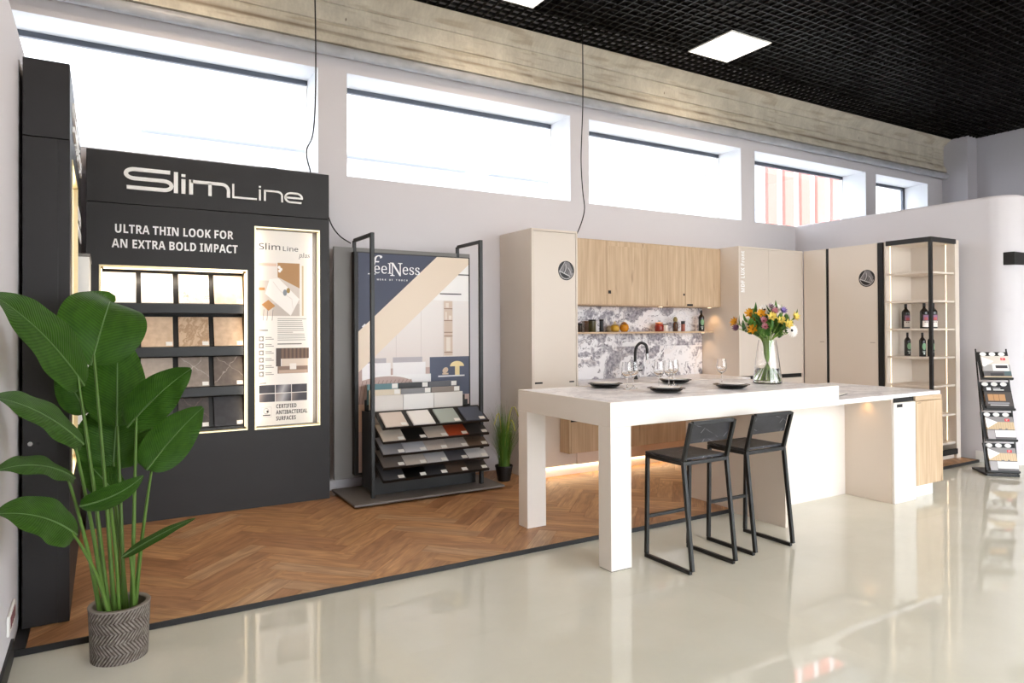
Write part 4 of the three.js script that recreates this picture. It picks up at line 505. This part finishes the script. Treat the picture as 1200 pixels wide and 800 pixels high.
// ---- bar stools
function stool(label, cx, zr) {
  const t = thing('bar_stool', label, 'bar stool', null, V(cx, 0, zr)), w = 0.024, hx = 0.19, mt = m.metalBlack;
  for (const s of [-1, 1]) {
    const x = s * hx; mesh('floor_runner', bar(V(x, w / 2, -0.012), V(x, w / 2, -0.42), w), mt, t); mesh('rear_leg', bar(V(x, w, 0), V(x, 0.682, -0.07), w), mt, t); mesh('front_leg', bar(V(x, w, -0.41), V(x, 0.682, -0.395), w), mt, t); mesh('seat_rail', bar(V(x, 0.67, -0.082), V(x, 0.67, -0.383), w), mt, t); mesh('back_post', bar(V(x, 0.682, -0.07), V(x, 0.93, -0.002), w), mt, t);
  }
  mesh('foot_rest', bar(V(-hx + w / 2, 0.27, -0.404), V(hx - w / 2, 0.27, -0.404), w * 0.9), mt, t); mesh('seat_cross_rail', bar(V(-hx + w / 2, 0.67, -0.07), V(hx - w / 2, 0.67, -0.07), w), mt, t); mesh('seat_cross_rail', bar(V(-hx + w / 2, 0.67, -0.395), V(hx - w / 2, 0.67, -0.395), w), mt, t); mesh('top_rail', bar(V(-hx + w / 2, 0.926, -0.003), V(hx - w / 2, 0.926, -0.003), w), mt, t);
  mesh('seat', uvm(bx(-hx - 0.008, hx + 0.008, 0.683, 0.7, -0.41, -0.084, 0.003), false, 0.3, 0.2), m.dark, t);
  const b = bx(-hx + 0.013, hx - 0.013, -0.125, 0.0, -0.022, -0.006, 0.002), bu = uvm(b, false, cx, 0.1); bu.rotateX(0.265); bu.translate(0, 0.912, -0.012); mesh('backrest', bu, m.dark, t); return t;
}
stool('black metal bar stool with dark stone seat next to the white table leg', 3.275, -3.045); stool('black metal bar stool with dark stone seat beside the beige support panel', 3.895, -3.088);

// ---- plates and glasses on the table
const plateMat = std(0x0e0e10, 0.22), TY = 1.0485;
[[3.385, -4.26, 'beside a pair of wine glasses'], [4.13, -4.26, 'on the far table edge in front of the tap'], [3.5, -3.70, 'on the near table edge at the leg end'], [4.135, -3.66, 'behind the bar stools next to a single wine glass']].forEach(([x, z, where]) => {
  tag(mesh('serving_plate', lathe([[0, 0], [0.08, 0], [0.098, 0.008], [0.116, 0.02], [0.115, 0.023], [0.098, 0.013], [0.08, 0.008], [0, 0.008]], 48), plateMat, scene), `lower small black plate ${where}`, 'plate', 'black plates on the table').position.set(x, TY, z);
  tag(mesh('dinner_plate', lathe([[0, 0], [0.075, 0], [0.1, 0.006], [0.137, 0.014], [0.138, 0.017], [0.135, 0.018], [0.1, 0.011], [0, 0.008]], 48), plateMat, scene), `upper wide black plate ${where}`, 'plate', 'black plates on the table').position.set(x, TY + 0.016, z);
  tag(mesh('side_plate', lathe([[0, 0], [0.06, 0], [0.1, 0.009], [0.101, 0.012], [0.098, 0.012], [0.06, 0.004], [0, 0.004]], 48), std(0xf2f0ee, 0.25), scene), `white small plate ${where}`, 'plate', 'white plates on the table').position.set(x, TY + 0.0285, z);
});
const glassGeo = lathe([[0, 0], [0.034, 0], [0.035, 0.002], [0.02, 0.004], [0.005, 0.01], [0.0035, 0.03], [0.0035, 0.075], [0.008, 0.083], [0.03, 0.1], [0.041, 0.125], [0.042, 0.145], [0.034, 0.205], [0.0332, 0.205], [0.0408, 0.145], [0.0398, 0.126], [0.028, 0.102], [0.006, 0.087], [0, 0.086]], 32);
[[3.43, -4.05, 'one of the pair of empty wine glasses by the tap side plate'], [3.535, -4.1, 'one of the pair of empty wine glasses by the tap side plate'], [3.7, -3.99, 'wine glass in the middle group of three'], [3.86, -4.05, 'wine glass in the middle group of three'], [3.98, -4.12, 'wine glass in the middle group of three'], [4.47, -4.06, 'single wine glass left of the flower vase']].forEach(([x, z, l], i) => tag(mesh('wine_glass', glassGeo, m.solidGlass, scene), l, 'wine glass', i < 5 ? ['wine glass pair', 'wine glass trio'][i < 2 ? 0 : 1] : null).position.set(x, TY, z));

// ---- vase with flowers
const VX = 4.76, VZ = -3.83;
{
  const t = thing('vase', 'clear conical glass vase holding mixed flowers', 'vase', null, V(VX, TY, VZ)), H = 0.36, R = 0.118, r = 0.072;
  mesh('glass', lathe([[0, 0], [R - 0.01, 0], [R, 0.01], [r, H], [r - 0.003, H], [R - 0.004, 0.014], [R - 0.014, 0.008], [0, 0.008]], 48), m.solidGlass, t);
  const k = (y) => R - (R - r) * y / H - 0.0055; mesh('water', lathe([[0, 0.0095], [k(0.02) - 0.006, 0.0095], [k(0.02), 0.017], [k(0.12), 0.125], [0, 0.125]], 48), m.water, t);
}
const stemMat = std(0x86a84a, 0.5), leafMats = [0x3c6b22, 0x55822f, 0x2f5a24].map((c) => std(c, 0.5, { side: THREE.DoubleSide }));
function petal(len, wid, cup) { const g = new THREE.PlaneGeometry(wid, len, 4, 6), p = g.attributes.position; for (let i = 0; i < p.count; i++) { const v = (p.getY(i) + len / 2) / len, u = p.getX(i) / (wid / 2); const w = Math.sin(Math.PI * Math.pow(0.12 + 0.84 * v, 0.8)); p.setXYZ(i, u * wid / 2 * w, v * len, cup * v * v * len - 0.25 * len * u * u * w * -0.4); } g.computeVertexNormals(); return g; }
function flower(kind, label, ax, dy, az, group) {
  const dx = ax * 0.92 * 0.64 - az * 0.77, dz = ax * 0.92 * 0.77 + az * 0.64; // sideways and towards the room
  const t = thing('flower', label, 'flower', group, V(VX, TY + 0.02, VZ)), head = V(dx, dy, dz), cross = V(-dx * 0.42, 0, -dz * 0.5 - dx * 0.1);
  if (cross.length() > 0.09) cross.setLength(0.09); const neck = head.clone().multiplyScalar(0.22); neck.y = 0.345; const nl = Math.hypot(neck.x, neck.z); if (nl > 0.045) { neck.x *= 0.045 / nl; neck.z *= 0.045 / nl; }
  mesh('stem', tube([V(cross.x, 0.0, cross.z), V(neck.x * 0.3, 0.18, neck.z * 0.3), neck, V(dx * 0.7, (dy + 0.345) / 2 + 0.02, dz * 0.7), head], 0.0032, 20, 5), stemMat, t);
  const dir = V(dx - 0.12, 0.06 + (dy - 0.4) * 0.5, dz + 0.12).normalize(), q = new THREE.Quaternion().setFromUnitVectors(V(0, 0, 1), dir), put = (g) => { g.applyQuaternion(q); g.translate(head.x, head.y, head.z); return g; };
  const S = { gerbera: [18, 0.05, 0.016, '#f3efe9', '#1d1a1c', 0.15], yellow: [6, 0.04, 0.022, '#e8a81c', '#8a5a14', 0.5], pale: [6, 0.036, 0.02, '#e9d26b', '#b59a3a', 0.5], pink: [9, 0.026, 0.014, '#c98a94', '#8f4e5c', 0.9], mauve: [9, 0.028, 0.014, '#7d5570', '#57384c', 0.9], violet: [9, 0.03, 0.014, '#8e78b8', '#5c4a84', 0.6] }[kind], pg = [];
  for (let ring = 0; ring < (kind === 'gerbera' ? 2 : 2); ring++) for (let i = 0; i < S[0]; i++) { const g = petal(1.22 * S[1] * (1 - ring * 0.25), 1.22 * S[2], S[5] * (1 + ring)); g.rotateZ((i + ring * 0.5) / S[0] * 2 * Math.PI); g.translate(0, 0, ring * 0.003); pg.push(put(g)); }
  mesh('petals', pg, std(S[3], 0.6, { side: THREE.DoubleSide }), t); const c = new THREE.SphereGeometry(kind === 'gerbera' ? 0.012 : 0.007, 12, 8); c.scale(1, 1, 0.6); c.translate(0, 0, 0.006); mesh('flower_centre', put(c), std(S[4], 0.7), t);
  const lv = []; for (let i = 0; i < 3; i++) { const g = petal(rr(0.06, 0.1), 0.03, -0.3), f = rr(0.45, 0.9), a = rnd() * 6.28; g.rotateX(rr(0.3, 1.0)); g.rotateY(a); g.translate(lerp(neck.x, dx, f), lerp(0.345, dy, f), lerp(neck.z, dz, f)); lv.push(g); } mesh('leaves', lv, leafMats[Math.floor(rnd() * 3)], t);
}
[['gerbera', 'white gerbera with dark centre on the left of the vase', -0.155, 0.47, 0.06], ['gerbera', 'white gerbera with dark centre drooping on the right of the vase', 0.2, 0.42, 0.08], ['yellow', 'orange yellow lily low beside the white gerbera', -0.12, 0.43, 0.1], ['yellow', 'orange yellow lily high in the bouquet', -0.05, 0.55, 0.08], ['yellow', 'orange yellow lily between the white gerbera and the top', -0.1, 0.525, 0.04], ['yellow', 'orange yellow lily at the outer left of the bouquet', -0.27, 0.49, 0.02], ['pale', 'pale yellow flower on the right of the bouquet', 0.11, 0.5, 0.08], ['pale', 'pale yellow flower at the outer right of the bouquet', 0.23, 0.53, 0.02], ['pale', 'pale yellow flower tucked under the right leaves', 0.17, 0.47, 0.1], ['pink', 'pink carnation in the bouquet middle', -0.03, 0.5, 0.12], ['pink', 'small pink carnation near the vase rim', -0.02, 0.45, 0.13], ['mauve', 'dull mauve flower at the far left', -0.25, 0.44, 0.05], ['mauve', 'dull mauve flower high in the back', 0.03, 0.6, -0.04], ['violet', 'violet flower high on the right', 0.13, 0.58, 0.0], ['gerbera', 'white flower at the top back of the bouquet', 0.08, 0.61, -0.06], ['pale', 'cream flower near the bouquet centre', 0.04, 0.53, 0.1], ['pink', 'pink carnation next to the pale yellow flower', 0.06, 0.57, 0.06], ['yellow', 'orange yellow lily at the front of the bouquet', -0.14, 0.56, 0.06], ['gerbera', 'small white flower left of the bouquet top', -0.02, 0.59, 0.0]].forEach((a) => flower(...a, 'flowers in the vase'));
for (let i = 0; i < 18; i++) { // leafy sprigs
  const a = i / 18 * 6.28, r = rr(0.1, 0.26), t = thing('leaf_sprig', 'green leafy sprig among the flowers in the vase', 'sprig', 'leaf sprigs in the vase', V(VX, TY + 0.02, VZ)), h = V(Math.cos(a) * r, rr(0.46, 0.6) - r * 0.3, Math.sin(a) * r * 0.7), n = V(Math.cos(a) * 0.04, 0.345, Math.sin(a) * 0.04);
  mesh('stem', tube([V(-n.x, 0, -n.z), V(n.x * 0.2, 0.18, n.z * 0.2), n, h], 0.0028, 16, 5), stemMat, t); const lv = []; for (let k = 0; k < 7; k++) { const g = petal(rr(0.06, 0.11), 0.032, -0.25), f = 0.3 + 0.7 * k / 6; g.rotateX(rr(0.4, 1.3)); g.rotateY(a + Math.PI / 2 + rr(-1.6, 1.6)); g.translate(lerp(n.x, h.x, f), lerp(n.y, h.y, f), lerp(n.z, h.z, f)); lv.push(g); } mesh('leaves', lv, leafMats[i % 3], t);
}

// ---- large potted plant
const potTex = dataTex(1024, 256, (u, v) => { // herringbone carved bands
  const band = Math.floor(v * 5), f = v * 5 - band, s = u * 46 + (band % 2 ? f : -f) * 2.2, g = Math.abs((s - Math.floor(s)) - 0.5) * 2, wear = fbm(u * 30, v * 10, 3, 4); return mix3([84, 74, 66], [148, 140, 134], clamp(sstep(0.25, 0.6, g) * 0.85 + wear * 0.9)); });
const potBump = dataTex(1024, 256, (u, v) => { const band = Math.floor(v * 5), f = v * 5 - band, s = u * 46 + (band % 2 ? f : -f) * 2.2, g = Math.abs((s - Math.floor(s)) - 0.5) * 2; return sstep(0.15, 0.55, g) * sstep(0, 0.04, Math.min(f, 1 - f)); }, false);
{
  const PXc = 0.062, PZc = -3.695, t = thing('potted_plant', 'tall broad leaved plant in a carved grey brown pot', 'potted plant', null, V(PXc, 0, PZc)), Rb = 0.118, Rt = 0.128, H = 0.245;
  mesh('pot_bottom', lathe([[0, 0.001], [Rb - 0.004, 0.001], [Rb - 0.002, 0.004]], 48), m.black, t); const pg = new THREE.CylinderGeometry(Rt, Rb, H - 0.004, 72, 8, true); pg.translate(0, (H - 0.004) / 2, 0); mesh('pot', pg, std(0xffffff, 0.8, { map: potTex, bumpMap: potBump, bumpScale: 0.006 }), t); mesh('pot_rim', lathe([[Rt, H - 0.006], [Rt + 0.002, H - 0.002], [Rt, H + 0.001], [Rt - 0.018, H + 0.001], [Rt - 0.02, H - 0.01], [Rt - 0.02, 0.12]], 72), std(0x8a817a, 0.8), t); mesh('soil', lathe([[0, 0.17], [Rt - 0.02, 0.165]], 32), std(0x15110e, 0.95), t);
  const loc = (v) => v.clone().sub(t.position);
  const leafMat = phy({ color: new THREE.Color(0.045, 0.135, 0.008), map: leafTex, roughness: 0.75, transmission: 0.2, thickness: 0, specularIntensity: 0.35, clearcoat: 0.12, clearcoatRoughness: 0.35, bumpMap: veinBump, bumpScale: 0.0022, side: THREE.DoubleSide });
  const petMat = std(new THREE.Color(0.085, 0.17, 0.025), 0.45), ribMat = std(new THREE.Color(0.11, 0.2, 0.06), 0.45);
  function leaf(base, tip, width, o) { // o: bow (bend of the midrib), face (direction the face looks at), fold, foot (root of the stalk)
    const B = loc(base), T = loc(tip), ax = T.clone().sub(B), L = ax.length(), face = (o.face || V(0.3, 0.3, 1)).clone().normalize(), mid = B.clone().lerp(T, 0.5).add((o.bow || V(0, 0, 0))), stemEnd = B.clone(), curve = new THREE.QuadraticBezierCurve3(B.clone().addScaledVector(mid.clone().sub(B).normalize(), -(o.heel ?? 0.13) * L), mid, T), NU = 40, NV = 14, pos = [], uv = [], idx = [];
    for (let i = 0; i <= NU; i++) {
      const u = i / NU, c = curve.getPoint(u), tg = curve.getTangent(u), side = V().crossVectors(tg, face).normalize(), nn = V().crossVectors(side, tg).normalize(); let w = Math.pow(Math.sin(Math.PI * Math.pow(u, 0.66) * 0.985 + 0.01), 0.68) * width / 2; if (u > 0.8) w *= 1 - 0.25 * Math.pow((u - 0.8) / 0.2, 2);
      for (let j = 0; j <= NV; j++) { const v = j / NV * 2 - 1, a = Math.abs(v), back = 0, wav = 0.006 * Math.sin(u * 17 + v * 2) * a * (o.wave ?? 1); const p = c.clone().addScaledVector(side, v * w).addScaledVector(nn, (o.fold ?? 0.18) * a * w - (o.curl ?? 0.22) * v * v * w + wav).addScaledVector(tg, -back); pos.push(p.x, p.y, p.z); uv.push(u, j / NV); }
    }
    for (let i = 0; i < NU; i++) for (let j = 0; j < NV; j++) { const a = i * (NV + 1) + j, b = a + NV + 1; idx.push(a, b, a + 1, b, b + 1, a + 1); }
    const g = new THREE.BufferGeometry(); g.setAttribute('position', new THREE.Float32BufferAttribute(pos, 3)); g.setAttribute('uv', new THREE.Float32BufferAttribute(uv, 2)); g.setIndex(idx); g.computeVertexNormals();
    const l = mesh('leaf', g, leafMat, t), rp = []; for (let i = 0; i <= 14; i++) rp.push(curve.getPoint(i / 14)); const rg = tube(rp, 1, 28, 6), P = rg.attributes.position, ring = 7; for (let i = 0; i <= 28; i++) { const c = curve.getPoint(i / 28), rad = 0.0048 * (1 - 0.85 * i / 28); for (let j = 0; j < ring; j++) { const k = i * ring + j, d = V(P.getX(k), P.getY(k), P.getZ(k)).sub(new THREE.CatmullRomCurve3(rp).getPointAt(i / 28)).setLength(rad); P.setXYZ(k, c.x + d.x, c.y + d.y, c.z + d.z); } } rg.computeVertexNormals(); mesh('midrib', rg, ribMat, l);
    if (o.foot) { const f = o.foot, path = [f, f.clone().lerp(stemEnd, 0.4).add(V(0, 0.06, 0.01)), f.clone().lerp(stemEnd, 0.8).add(V(0, 0.03, 0.005)), stemEnd.clone().add(V(0, -0.004, 0))], sg = tube(path, 1, 30, 8), Q = sg.attributes.position, crv = new THREE.CatmullRomCurve3(path); for (let i = 0; i <= 30; i++) { const c = crv.getPointAt(i / 30), rad = lerp(0.013, 0.0055, Math.pow(i / 30, 0.6)); for (let j = 0; j < 9; j++) { const k = i * 9 + j, d = V(Q.getX(k), Q.getY(k), Q.getZ(k)).sub(c).setLength(rad); Q.setXYZ(k, c.x + d.x, c.y + d.y, c.z + d.z); } } sg.computeVertexNormals(); mesh('stalk', sg, petMat, t); }
  }
  const ft = (x, z) => V(x, 0.168, z), s3 = (px, py, z) => PZ(px, py, z);
  const far = (px, py, z, base, tip) => PZ(px, py, z).sub(base.clone().lerp(tip, 0.5)); // bow that takes the midrib through a pixel
  const L2 = [s3(110, 415, -3.74), s3(129, 356, -4.06)];
  leaf(s3(91, 440, -3.62), s3(-9, 345, -2.98), 0.225, { face: V(0.3, 0.35, 1), bow: V(0.02, 0.05, 0.02), foot: ft(-0.04, 0.02), curl: 0.12 });
  leaf(...L2, 0.37, { face: V(0.05, 0.1, 1), bow: far(132, 338, -3.72, ...L2), foot: ft(-0.02, -0.04), curl: 0.15, wave: 0.2 });
  leaf(s3(137, 486, -3.86), s3(138, 388, -4.0), 0.28, { face: V(0.15, 0, 1), foot: ft(0.02, -0.05), curl: 0.25, fold: 0.0, wave: 0.3 });
  leaf(s3(160, 488, -3.66), s3(224, 432, -3.55), 0.2, { face: V(-0.2, 0.25, 1), bow: V(-0.02, 0.015, 0), foot: ft(0.05, 0.0), heel: 0.2 });
  leaf(s3(179, 541, -3.72), s3(238, 477, -3.85), 0.21, { face: V(-0.15, 0.15, 1), bow: V(-0.012, 0.015, 0), foot: ft(0.06, -0.02) });
  leaf(s3(85, 508, -3.5), s3(-9, 465, -2.98), 0.165, { face: V(0.25, 0.6, 1), bow: V(0.02, 0.045, 0), foot: ft(-0.05, 0.03), heel: 0.22 });
  leaf(s3(78, 554, -3.45), s3(-6, 552, -2.98), 0.125, { face: V(0.2, 0.75, 1), bow: V(0.02, 0.06, 0), foot: ft(-0.07, 0.02), heel: 0.18 });
  leaf(s3(84, 622, -3.42), s3(-4, 602, -2.98), 0.185, { face: V(0.2, 0.55, 1), bow: V(0.02, 0.05, 0), foot: ft(-0.03, 0.06), heel: 0.1 });
  leaf(s3(98, 592, -3.44), s3(168, 557, -3.4), 0.105, { face: V(0.1, -0.25, 1), bow: V(0.02, -0.03, 0.03), wave: 0.2, heel: 0.06 });
  { const a = loc(s3(129, 588, -3.445)); mesh('stalk', tube([ft(0, 0.06), ft(0, 0.06).lerp(a, 0.5).add(V(0.004, 0.02, 0.01)), a], 0.0075, 24, 8), petMat, t); }
  leaf(s3(152, 647, -3.6), s3(229, 607, -3.58), 0.07, { face: V(0, 1, 0.45), bow: V(0, 0.02, 0), foot: ft(0.06, 0.05), wave: 0.2 });
  leaf(s3(98, 478, -3.95), s3(70, 428, -3.97), 0.16, { face: V(0.1, 0, 1), foot: ft(-0.05, -0.06) }); leaf(s3(133, 540, -3.92), s3(138, 462, -4.0), 0.35, { face: V(0.1, 0, 1), foot: ft(0.0, -0.07) }); leaf(s3(134, 576, -3.85), s3(92, 530, -3.95), 0.15, { face: V(0, 0.4, 1), foot: ft(0.03, -0.06) });
}
// ---- small potted grass
{
  const t = thing('potted_grass', 'small artificial grass in a black pot beside the beige cabinet', 'potted grass', null, V(3.37, PLAT, -5.83)); mesh('pot', lathe([[0, 0], [0.058, 0], [0.062, 0.004], [0.085, 0.135], [0.088, 0.138], [0.088, 0.15], [0.08, 0.15], [0.078, 0.12], [0, 0.12]], 36), m.black, t);
  const blade = (n, lo, hi, spread, w, mt, name, drop) => { const l = []; for (let i = 0; i < n; i++) { const a = rnd() * 6.283, r0 = rnd() * 0.06, h = rr(lo, hi), s = spread * (0.25 + rnd()), x = Math.cos(a), z = Math.sin(a), pos = [], id = []; for (let k = 0; k <= 5; k++) { const f = k / 5, R = r0 + s * f * f + (drop ? s * f * 0.6 : 0), y = 0.12 + h * f - (drop ? h * 0.75 * Math.pow(Math.max(0, f - 0.45) / 0.55, 2) * 0.6 : s * f * f * 0.25), ww = w * (1 - 0.85 * f); pos.push(x * R - z * ww, y, Math.max(-0.4, z * R + x * ww), x * R + z * ww, y, Math.max(-0.4, z * R - x * ww)); if (k) { const b = 2 * k; id.push(b - 2, b - 1, b, b - 1, b + 1, b); } } const g = new THREE.BufferGeometry(); g.setAttribute('position', new THREE.Float32BufferAttribute(pos, 3)); g.setAttribute('uv', new THREE.Float32BufferAttribute(new Float32Array(pos.length / 3 * 2), 2)); g.setIndex(id); g.computeVertexNormals(); l.push(g); } const o = mesh(name, l, mt, t); o.userData.kind = 'stuff'; };
  blade(300, 0.3, 0.66, 0.15, 0.0027, std(0x4f7a24, 0.5, { side: THREE.DoubleSide }), 'blades', false); blade(180, 0.3, 0.6, 0.16, 0.0022, std(0x7d9a3e, 0.5, { side: THREE.DoubleSide }), 'blades', false); blade(30, 0.5, 0.72, 0.16, 0.0018, std(0x6b5a3c, 0.6, { side: THREE.DoubleSide }), 'blades', false);
  for (const [dx, dz, h] of [[-0.1, 0.03, 0.62], [0.1, 0.05, 0.68], [0.05, 0.08, 0.55]]) mesh('seed_head', tube([V(0, 0.14, 0), V(dx * 0.3, h * 0.75, dz * 0.3), V(dx * 0.8, h + 0.05, dz), V(dx * 1.3, h - 0.06, dz * 1.4)], 0.005, 20, 6), std(0xc9c25a, 0.6), t);
}

// ---- brochure rack on the right
const broTex = (kind) => canvasTex(256, 320, (g, w, h) => {
  g.fillStyle = '#5d5a5c'; g.fillRect(0, 0, w, h); if (kind === 0) { g.fillStyle = '#d9d2c9'; g.fillRect(0, 0, w, 150); g.fillStyle = '#a9a6a6'; g.fillRect(0, 120, w, 90); g.fillStyle = '#ecebe9'; g.fillRect(90, 110, 150, 100); g.fillStyle = '#3a3a3e'; g.fillRect(120, 130, 110, 40); g.fillRect(60, 240, 120, 40); g.fillStyle = '#c9b79b'; g.fillRect(0, 280, w, 40); g.fillStyle = '#56696e'; g.fillRect(190, 210, 66, 60); }
  else if (kind === 1) { g.fillStyle = '#28262a'; g.fillRect(0, 0, w, 80); g.fillStyle = '#f2f2f2'; g.fillRect(30, 18, 40, 40); g.font = 'bold 24px sans-serif'; g.fillRect(90, 26, 70, 8); g.fillRect(90, 46, 100, 12); g.fillStyle = '#4a4442'; g.fillRect(0, 80, w, 240); g.fillStyle = '#b98c60'; g.fillRect(30, 110, 160, 90); g.fillStyle = '#6d5140'; for (const x of [80, 130]) g.fillRect(x, 110, 4, 90); g.fillStyle = '#8d8c92'; g.fillRect(20, 220, 200, 20); g.fillStyle = '#c3c1c4'; g.fillRect(40, 250, 170, 14); g.fillStyle = '#2c2a2c'; g.fillRect(0, 270, w, 50); }
  else { g.fillStyle = '#8f8a8a'; g.fillRect(0, 0, w, 70); g.fillStyle = '#cdb491'; g.fillRect(0, 70, w, 100); g.fillStyle = '#b59a76'; for (let i = 0; i < 12; i++) g.fillRect(i * 22, 70, 3, 100); g.fillStyle = '#f0efee'; g.fillRect(70, 180, 186, 90); g.fillStyle = '#c9c7c7'; g.fillRect(70, 222, 186, 6); g.fillStyle = '#6d6a6c'; g.fillRect(110, 160, 30, 20); g.fillRect(170, 156, 20, 24); g.fillStyle = '#a7a2a4'; g.fillRect(0, 180, 66, 140); }
  if (kind !== 1) { g.fillStyle = '#fafafa'; g.beginPath(); g.moveTo(0, 10); g.lineTo(110, 74); g.lineTo(14, 150); g.lineTo(0, 140); g.fill(); g.fillStyle = '#d8343c'; g.fillRect(178, 26, 44, 34); g.fillStyle = '#f6d6d6'; g.fillRect(188, 34, 22, 6); g.fillRect(188, 46, 14, 5); }
});
const broMats = [0, 1, 2].map((k) => std(0xffffff, 0.35, { map: broTex(k) }));
{
  // local axes: x along the front, z towards the viewer
  const A = V(7.697, 0, -3.521), B = V(7.903, 0, -3.321), ang = Math.atan2(-(B.z - A.z), B.x - A.x); const c = A.clone().lerp(B, 0.5); const t = thing('brochure_rack', 'black four tier brochure rack beside the curved partition', 'brochure rack', null, c); t.rotation.y = ang; const W = 0.145, bm = m.metalBlack;
  mesh('base', bx(-W - 0.005, W + 0.005, 0, 0.022, -0.36, 0.0, 0.006), bm, t); const lean = 0.2, tiers = [[0.035, 0.0, 2], [0.345, -0.045, 2], [0.655, -0.085, 1], [0.965, -0.125, 0]], nm = [['white brochures with a pale kitchen in the lowest tier', 'white brochures with a pale kitchen in the second tier from the floor'], 0];
  for (const s of [-1, 1]) { mesh('side_rail', bar(V(s * (W - 0.004), 0.02, -0.03), V(s * (W - 0.004), 1.28, -0.26), 0.012), bm, t); }
  tiers.forEach(([y, z, k], i) => {
    const g = bx(-W, W, 0, 0.305, -0.005, 0, 0.001); g.rotateX(-lean * 1.9); g.translate(0, y, z); const tp = mesh('tier_plate', g, bm, t); const lip = bx(-W, W, 0, 0.02, 0, 0.027, 0.002); lip.rotateX(-lean * 1.9); lip.translate(0, y, z); mesh('tier_lip', lip, bm, tp);
    for (const s of [-0.085, 0, 0.085]) { const d = new THREE.CylinderGeometry(0.03, 0.03, 0.002, 24); d.rotateX(Math.PI / 2); d.scale(1, 0.72, 1); d.translate(s, 0.281, 0.0015); d.rotateX(-lean * 1.9); d.translate(0, y, z); mesh('disc_mark', d, m.paper, tp); }
    const o = thing('brochure', ['printed brochure in the lowest tier of the rack', 'printed brochure in the second tier of the rack from the floor', 'dark brochure with a wooden kitchen in the third tier of the rack', 'printed brochure with a grey sofa room in the top tier of the rack'][i], 'brochure', 'brochures in the rack', t.localToWorld(V(0, 0, 0))); t.updateMatrixWorld(); o.position.copy(t.localToWorld(V(0, y + 0.001, z))); o.rotation.set(0, ang, 0); const b = new THREE.Group(); void b;
    const bg = new THREE.BoxGeometry(0.25, 0.25, 0.022); bg.translate(0.01, 0.127, 0.0125); bg.rotateX(-lean * 1.9); mesh('booklet', bg, broMats[k], o);
  }); void nm;
}
// black wall box on the partition front
tag(mesh('wall_box', bx(8.5, 9.2, 2.19, 2.33, -3.72, -3.598, 0.004), m.black, scene), 'black box mounted on the curved partition above the rack', 'wall box');
// ---- wall socket and hanging cables
{
  const t = thing('wall_socket', 'white triple wall socket with dark red inserts by the floor', 'socket'); const pl = mesh('plate', bx(LX + 0.0005, LX + 0.012, 0.165, 0.255, -3.98, -3.73, 0.004), m.white, t); for (const z of [-3.93, -3.865, -3.8]) mesh('socket_insert', bx(LX + 0.0121, LX + 0.0135, 0.185, 0.235, z - 0.022, z + 0.022), std(0x6a1c26, 0.5), pl);
}
const wire = (label, pts) => tag(mesh('cable', tube(pts, 0.006, 60, 6), m.ink, scene), label, 'cable');
wire('thin black cable hanging over the dark display wall', [V(1.5, CEIL + 0.02, -5.72), PZ(370, 60, -5.75), PZ(369, 130, -5.8), PZ(366, 160, -5.9), PZ(359, 178, -6.05), PZ(364, 202, -6.1)]);
wire('thin black cable hanging beside the tall emblem cabinet', [V(4.38, CEIL + 0.02, -5.86), PZ(683, 120, -5.9), PZ(681, 190, -5.95), PZ(683, 225, -6.0), PZ(685, 245, -6.05), PZ(681, 262, -6.1), PZ(676, 274, -6.15)]);
wire('thin black cable between the dark display wall and the board stand', [PZ(384, 252, -6.2), PZ(390, 266, -6.2), PZ(399, 277, -6.22), PZ(411, 285, -6.24)]);
wire('short black cable lying on top of the display wall', [V(1.1, 2.892, -6.1), V(1.25, 2.892, -6.07), V(1.36, 2.892, -6.12), V(1.48, 2.892, -6.08)]);

scene.traverse((o) => { if (o.isLight && o.shadow) o.castShadow = true; });
renderer.render(scene, camera);
